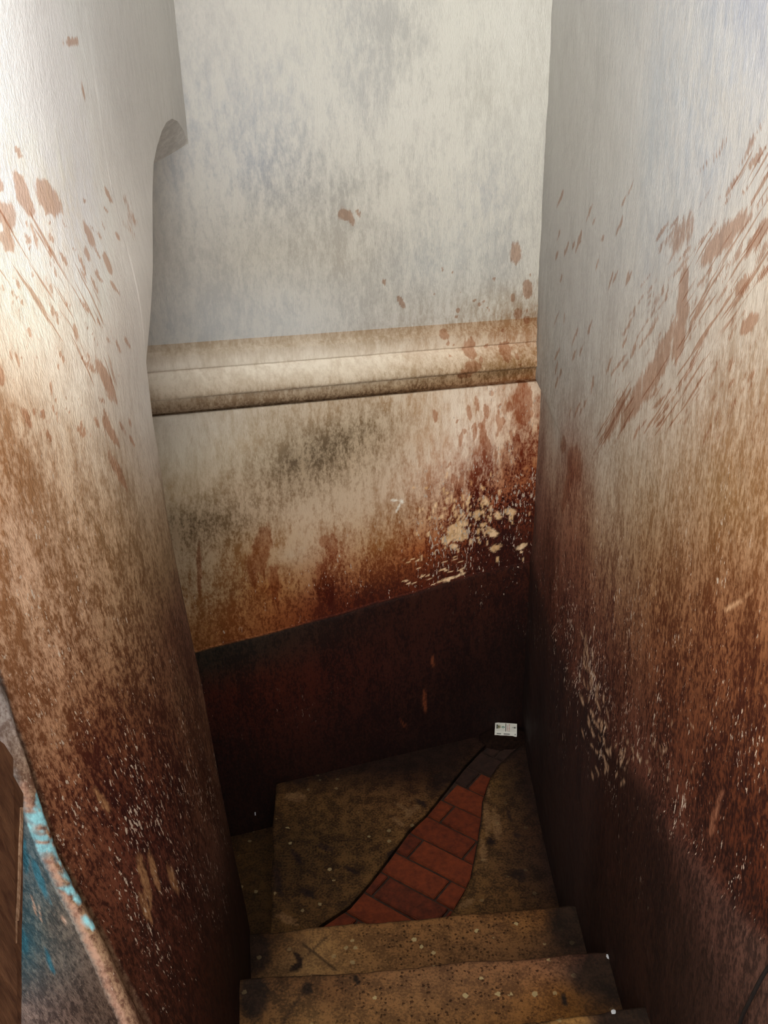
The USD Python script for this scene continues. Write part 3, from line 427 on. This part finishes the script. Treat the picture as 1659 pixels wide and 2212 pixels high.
# soffit of the little barrel vault and the block's hidden far face
yy = YB[:, 0]; xs = np.linspace(0, 1, 40)
X0 = P2[:, 0, 0][:, None]; SX = X0 + (-1.9 - X0) * xs[None]; SY = np.repeat(yy[:, None], len(xs), 1); SZ = np.repeat(z_arch(yy)[:, None], 40, 1)
PS = np.stack([SX, SY, SZ], -1); PS[..., 2] -= .75 * (X0 - SX); PS[..., 2] += lump(PS, 41, .003, 6) * (xs[None] > 0)
n = PS.reshape(-1, 3).shape[0]
m = obj('vault_soffit', (PS.reshape(-1, 3), grid_faces(len(yy), 40)), PLASTER, LEFT, smooth=True)
primvar(m, 'hi', np.tile(lin((206, 203, 196)), (n, 1))); primvar(m, 'lo', np.tile(lin((180, 176, 170)), (n, 1))); primvar(m, 'par', np.tile((.4, 0, 0), (n, 1)))
kz = zA <= spring + .01; zz = zA[kz]; X0 = P1[-1, kz, 0][None]; FX = X0 + (-1.9 - X0) * xs[:, None]
PF = np.stack([FX, np.full_like(FX, YJ), np.repeat(zz[None], 40, 0)], -1); n = PF.reshape(-1, 3).shape[0]
m = obj('newel_return', (PF.reshape(-1, 3), grid_faces(40, len(zz))), PLASTER, LEFT, smooth=True)
zc = PF[..., 2].reshape(-1, 1); wl = np.clip((zc - .4) / 1.2, 0, 1)
primvar(m, 'hi', lin((70, 34, 24)) * (1 - wl) + lin((196, 188, 176)) * wl); primvar(m, 'lo', lin((40, 20, 15)) * (1 - wl) + lin((165, 150, 132)) * wl); primvar(m, 'par', np.tile((.5, 0, 0), (n, 1)))

# ================================================================== steps, landing and lower flight
S_t3 = [(560, 2030, (60,42,28), (40,28,20), .5, .2), (600, 2050, (96,72,48), (66,50,34), .5, .3), (680, 2050, (150,122,84), (116,92,64), .45, .15), (660, 2090, (140,114,80), (108,86,60), .45, .15), (760, 2040, (134,104,70), (100,76,50), .5, .7), (850, 2050, (122,92,62), (88,66,44), .5, 1), (950, 2030, (122,92,62), (88,65,43), .5, 1), (1060, 2020, (118,88,60), (84,62,42), .5, 1), (1150, 2000, (120,88,56), (84,60,38), .5, .9), (1180, 1990, (104,74,46), (72,50,32), .5, .6), (1200, 2000, (50,36,28), (34,25,20), .5, 0), (1270, 1990, (44,31,25), (31,22,18), .5, 0)]
S_t2 = [(560, 2130, (80,58,38), (50,36,24), .5, .2), (620, 2150, (98,74,50), (66,50,34), .5, .4), (680, 2190, (128,100,68), (92,72,48), .5, .4), (720, 2150, (100,74,50), (74,54,37), .5, .8), (800, 2150, (126,96,66), (92,70,48), .5, 1), (900, 2150, (126,97,68), (94,71,50), .5, 1), (1000, 2140, (124,94,66), (92,69,49), .5, 1), (1100, 2120, (126,94,66), (92,68,48), .5, 1), (1180, 2100, (128,94,70), (92,66,48), .5, .9), (1225, 2080, (112,84,66), (80,58,44), .5, .4), (1215, 2150, (120,84,46), (86,58,32), .5, .5), (1245, 2110, (56,42,36), (40,30,26), .5, 0), (1350, 2100, (50,36,30), (35,26,22), .5, 0), (1250, 2060, (66,44,34), (46,30,24), .5, 0)]
S_t1 = [(1050, 2205, (126,98,68), (94,70,48), .5, .8), (1180, 2195, (128,100,66), (92,70,46), .5, .6), (1250, 2190, (158,124,78), (120,90,56), .45, .2), (1300, 2190, (66,50,42), (46,35,30), .5, .1), (1380, 2190, (54,40,34), (38,29,25), .5, 0)]
S_d = [(610, 1720, (96,72,46), (66,48,32), .5, .25), (700, 1720, (94,71,46), (64,47,31), .5, .45), (800, 1720, (96,72,48), (64,46,31), .5, .2), (880, 1730, (104,78,52), (72,50,34), .5, .05), (900, 1690, (66,46,32), (44,30,22), .5, 0), (650, 1690, (60,44,30), (40,28,21), .5, .1), (620, 1800, (74,56,36), (50,38,26), .55, .6), (700, 1800, (84,65,42), (56,42,28), .55, .8), (800, 1800, (88,67,43), (60,44,29), .5, .6), (620, 1900, (68,51,33), (45,34,23), .55, .6), (700, 1890, (80,61,39), (54,40,27), .55, .7), (640, 1980, (88,67,42), (60,45,29), .5, .4), (690, 1970, (84,63,40), (57,42,28), .5, .5), (800, 1660, (48,34,26), (33,23,18), .5, 0), (640, 1655, (42,29,22), (30,20,16), .5, 0), (960, 1640, (38,27,23), (28,19,16), .5, 0), (1050, 1610, (52,36,28), (36,24,19), .5, 0), (1110, 1590, (40,27,22), (28,19,15), .5, 0),
 (1070, 1690, (96,74,46), (66,49,32), .5, .1), (1060, 1780, (106,81,52), (74,55,36), .5, .15), (1050, 1870, (92,70,46), (64,48,32), .5, .2), (1020, 1960, (102,78,50), (70,53,35), .5, .25), (1100, 1930, (90,66,42), (62,45,30), .5, .2), (1120, 1700, (54,40,31), (38,28,22), .5, 0), (1120, 1800, (70,50,35), (46,33,25), .5, .1), (1160, 1880, (54,39,30), (37,27,21), .5, .05), (1170, 1700, (38,27,22), (28,20,16), .5, 0), (1220, 1900, (38,26,21), (28,19,15), .5, 0)]
S_m1 = [(515, 1830, (70,52,32), (46,34,22), .5, .3), (560, 1850, (72,54,33), (48,36,24), .5, .5), (550, 1980, (66,50,32), (45,34,22), .5, .4), (530, 1760, (34,24,18), (26,18,13), .5, 0), (480, 1760, (34,24,18), (26,18,13), .5, 0)]
WARM = np.array([1.04, .96, .93])
def paint_floor(m, P, S, z):
    q = P[:, :2]
    hi, lo, sh, ch = fields(S, lambda x, y: on_z(x, y, z)[:2], q, desat=-.12, gain=.80)
    return hi * WARM, lo * WARM, sh, ch
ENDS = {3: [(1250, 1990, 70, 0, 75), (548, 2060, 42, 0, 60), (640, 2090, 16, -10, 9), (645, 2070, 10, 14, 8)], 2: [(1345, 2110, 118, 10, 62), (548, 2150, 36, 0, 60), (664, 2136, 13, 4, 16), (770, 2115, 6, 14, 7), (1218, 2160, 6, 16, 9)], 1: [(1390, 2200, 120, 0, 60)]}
cracks = {3: [((655, 2040), (725, 2095)), ((705, 2025), (625, 2098))], 2: [((655, 2140), (610, 2212))]}
def seg_mask(q, segs, z, w):
    d = np.full(len(q), 9.0)
    for a, b in segs:
        a, b = on_z(*a, z)[:2], on_z(*b, z)[:2]; t = np.clip(((q - a) @ (b - a)) / np.dot(b - a, b - a), 0, 1)
        d = np.minimum(d, np.linalg.norm(q - a - t[:, None] * (b - a), axis=1))
    return np.clip(1.5 - d / w, 0, 1)[:, None]
def step(z, a, b, depth, S, label, number, dirn=(0, 1), res=.006):
    """A solid step: riser, worn rounded nosing from a to b (front edge, seen from above) and tread running back by depth."""
    a, b = np.array(a, float), np.array(b, float); L_ = np.linalg.norm(b - a); u = (b - a) / L_; nrm = np.array([-u[1], u[0]])
    if np.dot(nrm, dirn) < 0: nrm = -nrm
    s = np.arange(0, L_ + res, res); r = .011
    pr = [(0.004, -.2), (.003, -.14), (.002, -.06), (.001, -.025), (0, -r)] + [(-r + r * math.cos(t), -r + r * math.sin(t)) for t in np.linspace(.2, math.pi / 2, 6)] + [(-r - d, 0) for d in np.arange(res, depth, res)]
    pr = np.array(pr); SS, _ = np.meshgrid(s, pr[:, 0], indexing='ij')
    base = a[None, None] + SS[..., None] * u + pr[None, :, :1] * nrm
    P = np.concatenate([base, np.broadcast_to(z + pr[:, 1], SS.shape)[..., None]], -1)
    front = np.clip(1 - np.abs(pr[:, 0]) / .05, 0, 1)
    wob = .010 * (meshkit.fbm(np.c_[s * 7 + number * 9, s * 0, s * 0], 4, 5) - .5) * 2
    P[..., :2] += (wob[:, None] * front[None])[..., None] * nrm
    P[..., 2] += lump(P, 51 + number, .003, 6) - .006 * np.clip(front - .4, 0, 1) * (meshkit.fbm(np.c_[s * 12, s * 0 + number, s * 0], 4, 6) > .52)[:, None]
    f = grid_faces(len(s), len(pr)); V = P.reshape(-1, 3)
    if np.cross(V[f[0, 1]] - V[f[0, 0]], V[f[0, 2]] - V[f[0, 0]])[2] < 0 and False: f = f[:, ::-1]
    fn = np.cross(V[f[:, 1]] - V[f[:, 0]], V[f[:, 2]] - V[f[:, 0]]).sum(0)
    if fn[2] < 0: f = f[:, ::-1]
    m = obj('stair_step', (V, f), TERRAZZO, smooth=True, kind='structure', label=label)
    hi, lo, sh, ch = paint_floor(m, V, S, z)
    if number in cracks:
        k = seg_mask(V[:, :2], cracks[number], z, .004) * .75; hi = hi * (1 - k) + lin((45, 32, 24)) * k; lo = lo * (1 - k) + lin((34, 24, 18)) * k
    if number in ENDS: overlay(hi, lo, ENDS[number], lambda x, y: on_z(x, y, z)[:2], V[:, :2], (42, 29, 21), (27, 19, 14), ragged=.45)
    edge = (np.clip(1 - np.abs(np.broadcast_to(pr[:, 0] + .004, SS.shape)) / .012, 0, 1) * .6).reshape(-1, 1)      # worn dark arris, plus overhang shade at the nosing painted as a dark line
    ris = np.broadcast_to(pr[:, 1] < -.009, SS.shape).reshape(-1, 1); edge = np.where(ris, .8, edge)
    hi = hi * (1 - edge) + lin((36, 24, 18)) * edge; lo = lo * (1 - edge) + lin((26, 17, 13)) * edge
    primvar(m, 'hi', hi); primvar(m, 'lo', lo); primvar(m, 'par', np.c_[sh, ch, sh * 0])
    return m
def lineat(p, q, z, x0, x1):
    p, q = on_z(*p, z), on_z(*q, z); k = (q[1] - p[1]) / (q[0] - p[0])
    return (x0, p[1] + k * (x0 - p[0])), (x1, p[1] + k * (x1 - p[0]))
e3 = lineat((545, 2012), (1240, 1952), .2, -.46, .585); e2 = lineat((540, 2112), (1310, 2052), .4, -.42, .595); e1 = lineat((1130, 2205), (1400, 2167), .6, -.40, .60)
step(.2, *e3, .36, S_t3, 'chipped terrazzo stair step just above the corner landing, crossed cracks at its left end', 3, (0, 1))
step(.4, *e2, .36, S_t2, 'second terrazzo stair step above the corner landing, pale pebbles and a dark right end', 2, (0, 1))
step(.6, *e1, .42, S_t1, 'third terrazzo stair step above the corner landing, only its right corner in view', 1, (0, 1))
for k in range(3): step(.8 + .2 * k, (-.36, 1.08 - .33 * k), (.62, 1.12 - .33 * k), .36 if k < 2 else 2.0, S_t1, 'upper terrazzo stair step under the viewer', 4 + k, (0, 1), .03)
# lower flight, turning left
n0, n1 = on_z(590, 1700, 0), on_z(584, 2008, 0)
step(-.2, (-.72, 2.05), (-.72, 3.0), .40, S_m1, 'first stair step below the corner landing, in the dark behind the newel block', 8, (-1, 0))
step(-.4, (-1.05, 2.05), (-1.05, 3.0), .40, S_m1, 'second stair step below the corner landing', 9, (-1, 0), .03)

# corner landing: worn terrazzo on a bed, with bare bricks showing in a leaf-shaped gap
FLOOR = thing('floor', 'dark corner landing of worn terrazzo with a leaf-shaped patch of bare red bricks', kind='structure')
LZ = 0.0
nose = [on_z(x, y, 0)[:2] for x, y in ((597, 1688), (593, 1750), (588, 1790), (590, 1850), (584, 1900), (588, 1950), (584, 2010), (580, 2090))]
outline = Polygon([*nose, (0.62, on_z(580, 2090, 0)[1] + .02), (0.62, 3.30), tuple((BL + BU * -.02 + BN * -.03)[:2])])
left_c = [(560, 2110), (665, 2030), (690, 2000), (755, 1957), (800, 1905), (848, 1842), (882, 1795), (920, 1760), (962, 1708), (1002, 1658), (1035, 1622), (1062, 1598), (1088, 1572), (1120, 1545)]
right_c = [(1165, 1575), (1114, 1620), (1078, 1653), (1060, 1680), (1044, 1728), (1040, 1780), (1027, 1850), (1018, 1895), (1002, 1930), (968, 1985), (940, 2030), (900, 2110)]
leaf = Polygon([on_z(x, y, 0)[:2] for x, y in left_c + right_c]).buffer(0)
def slab(poly, z1, thick, name, mat, S, res=.007, parent=FLOOR, edge_r=.0, paint=True, amp=.002):
    """A flat worn slab: triangulated top on a fine grid clipped to the outline, with walls down to thick."""
    x0, y0, x1, y1 = poly.bounds; gx, gy = np.arange(x0, x1 + res, res), np.arange(y0, y1 + res, res)
    from scipy.spatial import Delaunay
    from shapely import contains_xy
    X, Y = np.meshgrid(gx, gy, indexing='ij'); P = np.c_[X.ravel(), Y.ravel()]
    P = P[contains_xy(poly.buffer(-res * .6), P[:, 0], P[:, 1])]
    ring = np.array([poly.exterior.interpolate(t).coords[0] for t in np.arange(0, poly.length, res)])
    V2 = np.r_[P, ring]; T = Delaunay(V2).simplices; c = V2[T].mean(1); T = T[contains_xy(poly.buffer(1e-4), c[:, 0], c[:, 1])]
    area = np.cross(V2[T[:, 1]] - V2[T[:, 0]], V2[T[:, 2]] - V2[T[:, 0]]); T = np.where(area[:, None] < 0, T[:, ::-1], T)
    V = np.c_[V2, np.full(len(V2), z1)]; V[:, 2] += lump(V, 71, amp, 9)
    nP, nR = len(P), len(ring); V[nP:, 2] -= edge_r
    Bt = np.c_[ring, np.full(nR, z1 - thick)]; i = np.arange(nR); k = (i + 1) % nR
    side = np.vstack([np.c_[nP + i, nP + k, nP + nR + k], np.c_[nP + i, nP + nR + k, nP + nR + i]])
    if not poly.exterior.is_ccw: side = side[:, ::-1]
    side = side[:, ::-1]
    V = np.r_[V, Bt]; F = np.vstack([T, side])
    m = obj(name, (V, F), mat, parent, smooth=False)
    if paint:
        hi, lo, sh, ch = fields(S, lambda x, y: on_z(x, y, 0)[:2], V[:, :2], desat=-.12, gain=.80)
        lo = lo * .78
        P2d = V[:, :2]; fl = lambda x, y: on_z(x, y, 0)[:2]
        overlay(hi, lo, [(1050, 1700, 6, 22, 9), (1052, 1770, 2, 40, 9), (1045, 1840, 3, 30, 8), (1072, 1780, 4, 40, 10), (890, 1752, 18, -14, 8), (860, 1775, 14, 10, 5), (870, 1745, 24, 14, 4), (640, 1722, 26, 0, 10), (620, 1985, 24, 10, 10), (1010, 1950, 18, -10, 8)], fl, P2d, (112, 88, 58), (84, 62, 40), ragged=1.0)
        overlay(hi, lo, [(1060, 1817, 9, 6, 9), (1118, 1805, 9, 3, 8), (1122, 1890, 20, 6, 16), (850, 1842, 20, -14, 9), (910, 1735, 16, 10, 7), (640, 1680, 30, 0, 14), (545, 1812, 16, 3, 11), (1100, 1760, 5, 14, 5), (700, 1830, 20, 6, 8), (760, 1880, 16, 8, 7), (640, 1850, 14, 20, 7), (600, 1900, 8, 40, 9), (665, 1930, 18, 8, 8)], fl, P2d, (40, 28, 22), (28, 20, 16), ragged=.9)
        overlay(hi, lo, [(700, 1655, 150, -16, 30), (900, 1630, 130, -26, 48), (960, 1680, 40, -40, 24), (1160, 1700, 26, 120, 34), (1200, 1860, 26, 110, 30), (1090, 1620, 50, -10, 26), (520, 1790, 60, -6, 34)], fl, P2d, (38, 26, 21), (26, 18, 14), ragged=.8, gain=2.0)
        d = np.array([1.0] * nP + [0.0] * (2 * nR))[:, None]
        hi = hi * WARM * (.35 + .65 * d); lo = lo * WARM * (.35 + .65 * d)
        primvar(m, 'hi', hi); primvar(m, 'lo', lo); primvar(m, 'par', np.c_[sh, ch, sh * 0])
    return m
rest = outline.difference(leaf)
for g in sorted(getattr(rest, 'geoms', [rest]), key=lambda g: -g.area):
    if g.area > .004: slab(Polygon(g.exterior), LZ, .2, 'terrazzo_slab', TERRAZZO, S_d)
MORTAR = speckled('old_mortar', (62, 44, 34), (34, 24, 19), 60)
slab(leaf.buffer(.01), -.016, .1, 'mortar_bed', MORTAR, S_d, res=.02, paint=False)
BRICKS = [speckled(f'brick_red_{k}', h, l, 45, rough=.75) for k, (h, l) in enumerate((((108, 45, 20), (72, 28, 13)), ((98, 41, 20), (62, 25, 13)), ((114, 49, 22), (80, 32, 14)), ((54, 34, 26), (34, 22, 18))))]
j0, j1 = on_z(891, 1797, 0)[:2], on_z(1016, 1860, 0)[:2]
ang = math.atan2(*(j1 - j0)[::-1]); org = j0
bl, bw, gap = .235, .100, .010
loc = affinity.rotate(affinity.translate(leaf.buffer(-.004), -org[0], -org[1]), -math.degrees(ang), origin=(0, 0))
nb = 0
for row in range(-14, 15):
    off = {0: -.02, 1: .05}.get(row % 2) + rng.uniform(-.015, .015)
    for col in range(-5, 6):
        bpoly = sbox(col * bl + off + gap / 2, row * bw + gap / 2, (col + 1) * bl + off - gap / 2, (row + 1) * bw - gap / 2).intersection(loc)
        for g in getattr(bpoly, 'geoms', [bpoly]):
            if g.geom_type != 'Polygon' or g.area < .0006: continue
            g = g.simplify(.002); top = g.buffer(-.0025)
            if top.is_empty or top.geom_type != 'Polygon': continue
            h = -.004 - rng.uniform(0, .004); tilt = rng.normal(0, .01, 2)
            ms = trimesh.creation.extrude_polygon(g, .012, engine='earcut'); ms.apply_translation((0, 0, -.018))
            cp = trimesh.creation.extrude_polygon(top, .0145, engine='earcut'); cp.apply_translation((0, 0, -.018))
            ms = trimesh.util.concatenate([ms, cp]); c = g.centroid
            ms.vertices[:, 2] += h + .008 + (ms.vertices[:, 0] - c.x) * tilt[0] + (ms.vertices[:, 1] - c.y) * tilt[1] - .006
            ms.apply_transform(trimesh.transformations.rotation_matrix(ang, (0, 0, 1))); ms.apply_translation((*org, 0))
            far = ms.centroid[1] > on_z(1020, 1690, 0)[1]
            obj('brick', ms, BRICKS[3 if far else int(rng.integers(0, 3))], FLOOR); nb += 1
print('bricks', nb)

obj('added_ceiling', trimesh.creation.box((3.4, 3.1, .12), trimesh.transformations.translation_matrix((-.5, 2.05, TOP + .05))), speckled('whitewash', (214, 212, 206), (200, 197, 190), 12), kind='structure', label='unseen whitewashed slab added high over the turn of the stair to cut overhead light')  # out of view, put in to block light from straight overhead
# ================================================================== loose things
PAPER = plain('white_card', (236, 233, 222), .5); PRINT_DK = plain('print_dark', (52, 58, 48)); PRINT_RED = plain('print_red', (205, 120, 108)); PRINT_OLIVE = plain('print_olive', (120, 116, 70)); PRINT_GREEN = plain('print_green', (72, 128, 106)); PRINT_GREY = plain('print_grey', (150, 148, 142))
DIRT = speckled('damp_dirt', (34, 22, 17), (18, 11, 9), 70, rough=.95, spec=.02)
def height_patch(c, rx, ry, h, seed, n=44):
    g = np.linspace(-1, 1, n); X, Y = np.meshgrid(g, g, indexing='ij'); r = np.hypot(X, Y)
    Zp = h * np.clip(1 - r ** 2, 0, 1) ** .55; P = np.stack([c[0] + X * rx, c[1] + Y * ry, Zp + c[2]], -1)
    P[..., 2] += (lump(P, seed, .006, 26)) * (Zp > 0); P[..., 2] = np.where(r > .98, c[2] - .01, P[..., 2])
    return P.reshape(-1, 3), grid_faces(n, n)
PZ = .026                                                             # the packet lies on a thin heap of sweepings
pk0, pk1 = on_z(1070, 1589, PZ), on_z(1117, 1592, PZ)
pang = math.atan2(pk1[1] - pk0[1], pk1[0] - pk0[0]); pl = float(np.linalg.norm(pk1 - pk0)); pw, ph = .055, .021
heap_c = (*((pk0 + pk1)[:2] / 2 + np.array([.0, .022])), 0.0)
obj('dirt_heap', height_patch(heap_c, .105, .062, PZ + .006, 3), DIRT, smooth=True, label='low heap of dark sweepings in the far corner under the cigarette packet', cat='dirt')
PK = thing('cigarette_packet', 'small white printed cigarette packet lying on its back in the far corner of the landing', 'cigarette packet', (*pk0[:2], PZ))
UsdGeom.Xformable(stage.GetPrimAtPath(PK)).AddRotateZOp().Set(math.degrees(pang))
def rbox(x0, x1, y0, y1, z0, z1, r=.0012):
    import manifold3d as m3
    pts = [m3.Manifold.sphere(r, 12).translate((x, y, z)) for x in (x0 + r, x1 - r) for y in (y0 + r, y1 - r) for z in (z0 + r, z1 - r)]
    return m3.Manifold.batch_hull(pts)
L0 = pl
obj('body', rbox(0, L0 * .985, 0, pw, 0, ph), PAPER, PK)
obj('flip_lid', rbox(-.003, L0 * .045, .001, pw - .001, .0006, ph + .0008), PAPER, PK)
def flat(items, name, mat, z=ph, t=.0004):
    obj(name, trimesh.util.concatenate([trimesh.creation.box((b - a, d - c, t), trimesh.transformations.translation_matrix(((a + b) / 2, (c + d) / 2, z + t / 2))) for a, b, c, d in items]), mat, PK)
flat([(L0 * .452, L0 * .478, .002, pw - .003)], 'printed_band', PRINT_DK)
red = []
for k, (cx, w_) in enumerate(((.545, .034), (.625, .044))):                # two worn lines of red capitals, too small to read, running across
    y = .008
    for l in range(6 if k else 5):
        hgt = .0052; red += [(L0 * cx - w_ * L0 / 2, L0 * cx + w_ * L0 / 2, y, y + .0012)]
        if l % 2: red += [(L0 * cx + w_ * L0 / 2 - .0012, L0 * cx + w_ * L0 / 2, y, y + hgt * .8)]
        if l % 3: red += [(L0 * cx - w_ * L0 / 2, L0 * cx - w_ * L0 / 2 + .0012, y, y + hgt * .8)]
        red += [(L0 * cx - .0006, L0 * cx + .0006, y, y + hgt * .7)]; y += hgt + .0016
flat(red, 'red_lettering', PRINT_RED)
flat([(L0 * .56, L0 * .575, .003, .006), (L0 * .60, L0 * .66, .0035, .0048)], 'small_print', PRINT_DK)
def disc(x, y, r0, r1, z=ph, t=.0004):
    mm = trimesh.creation.annulus(r0, r1, t, sections=28) if r0 > 0 else trimesh.creation.cylinder(r1, t, sections=28)
    mm.apply_translation((x, y, z + t / 2)); return mm
obj('green_ring', disc(L0 * .345, pw * .5, .0032, .0058), PRINT_GREEN, PK)
obj('round_emblem', trimesh.util.concatenate([disc(L0 * .88, pw * .52, .0046, .0056), disc(L0 * .88, pw * .52, 0, .0026), trimesh.creation.box((.0012, .008, .0004), trimesh.transformations.translation_matrix((L0 * .775, pw * .52, ph + .0002)))]), PRINT_DK, PK)
leafs = []
for k in range(9):
    an = math.pi / 2 + (k - 4) * .42; b_ = trimesh.creation.box((.010 + .003 * (k % 2), .0016, .0004)); b_.apply_translation((.006, 0, 0)); b_.apply_transform(trimesh.transformations.rotation_matrix(an - math.pi / 2, (0, 0, 1))); b_.apply_translation((L0 * .11, pw * .5, ph + .0011)); leafs.append(b_)
obj('leaf_emblem', trimesh.util.concatenate(leafs), PRINT_OLIVE, PK)
flat([(L0 * .04, L0 * .085, .016, .040)], 'dark_emblem', PRINT_DK, z=ph + .0008)
sidep = [(.06, .26), (.38, .66), (.88, .94)]
obj('side_print', trimesh.util.concatenate([trimesh.creation.box((L0 * (b - a), .0005, .006), trimesh.transformations.translation_matrix((L0 * (a + b) / 2, -.0001, ph * .52))) for a, b in sidep]), PRINT_GREY, PK)

SCRAP = plain('scrap_paper', (176, 178, 182), .7)
def scrap(px, py, z, s, seed, label):
    c = on_z(px, py, z); mm = trimesh.creation.icosphere(3, s)
    d = meshkit.fbm(mm.vertices / s * 1.6 + seed, 3, seed) - .5; mm.vertices *= (1 + 1.5 * d)[:, None]; mm.vertices[:, 2] *= .38; mm.vertices[:, 2] -= mm.vertices[:, 2].min()
    t = thing('paper_scrap', label, 'paper scrap', (c[0], c[1], z + .0005), 'white scraps on the steps'); obj('crumple', mm, SCRAP, t, smooth=False)
scrap(1315, 2068, .4, .0062, 4, 'crumpled white paper scrap at the right end of the second step up')
scrap(1325, 2187, .6, .0050, 9, 'crumpled white paper scrap at the right end of the nearest step')
for k, (px, py, w_, h_) in enumerate(((551, 1757, .0045, .014),)):
    a_, z_ = back_ab(px, py, .016); c = BL + BU * a_ + BN * .0185; mm = trimesh.creation.box((w_, .003, h_)); mm = mm.subdivide().subdivide(); mm.vertices += (meshkit.noise(mm.vertices * 400, 3)[:, None] - .5) * .0012
    mm.apply_transform(trimesh.transformations.rotation_matrix(math.atan2(BU[1], BU[0]), (0, 0, 1))); mm.apply_translation((c[0], c[1], z_))
    obj('paper_strip', mm, SCRAP, label='tiny upright white paper strip stuck low on the dark end wall', cat='paper scrap')

# the worn wooden frame at the lower left, and a dark cable on the right wall
WOOD = speckled('worn_brown_wood', (112, 78, 54), (66, 38, 24), 26, (3, 3, .12), contrast=5, bump=.8)
def before(px, py, d):
    y, z = left_ab(px, py); q = np.array([float(left_x(np.array(y), np.array(z))), y, z]); v = q - CAM
    return q - v / np.linalg.norm(v) * d
p0, p1, p2 = before(44, 1950, .05), before(44, 2230, .06), before(2, 1700, .05)
tv = (p1 - p0) / np.linalg.norm(p1 - p0); fn = np.cross(tv, p2 - p0); fn /= np.linalg.norm(fn); fn *= np.sign(np.dot(fn, CAM - p0)); tu = np.cross(tv, fn)
def on_frame(px, py): r = ray(px, py); return CAM + r * (np.dot(p0 - CAM, fn) / np.dot(r, fn))
def board(pts, t, name, mat, parent):
    q = np.array([on_frame(*p) for p in pts]); uv = np.c_[(q - p0) @ tu, (q - p0) @ tv]
    mm = trimesh.creation.extrude_polygon(Polygon(uv).buffer(-.002).buffer(.002), t, engine='earcut')
    mm = mm.subdivide_to_size(.03); v = mm.vertices; mm.vertices = p0 + v[:, :1] * tu + v[:, 1:2] * tv + v[:, 2:] * fn
    mm.vertices += ((meshkit.noise(mm.vertices * np.array([30, 30, 6]), 8) - .5) * .003)[:, None] * fn
    obj(name, mm, mat, parent)
FR = thing('door_frame', 'worn brown wooden frame edge beside the blue painted wall foot, lower left', kind='structure')
board([(-70, 1560), (-5, 1610), (14, 1640), (22, 2260), (-70, 2260)], .012, 'jamb', WOOD, FR)
board([(10, 1650), (46, 1716), (40, 2260), (18, 2260)], .004, 'stop_bead', WOOD, FR)
WOODL = speckled('worn_pale_edge', (190, 158, 130), (120, 84, 58), 40, (3, 3, .3))
board([(38, 1745), (43, 1745), (34, 1990), (29, 1990)], .0062, 'worn_edge', WOODL, FR)
board([(24, 1990), (31, 1990), (30, 2040), (24, 2035)], .0062, 'worn_chip', WOODL, FR)
pts = []
for px, py, o in ((1690, 2075, .006), (1668, 2122, .012), (1652, 2158, .014), (1636, 2188, .014), (1622, 2222, .012), (1606, 2270, .006)):
    y, z = right_ab(px, py); pts.append((right_x(y) - .008 - o, y, z))
from scipy.interpolate import CubicSpline
pts = np.array(pts); cs = CubicSpline(np.arange(len(pts)), pts)(np.linspace(0, len(pts) - 1, 40))
mm = trimesh.creation.sweep_polygon(Polygon([(.0032 * math.cos(t), .0032 * math.sin(t)) for t in np.linspace(0, 2 * math.pi, 13)[:-1]]), cs, engine='earcut')
obj('cable', mm, plain('black_rubber', (24, 20, 19), .5), smooth=True, label='thin black cable along the foot of the right wall, lower right corner', cat='cable')
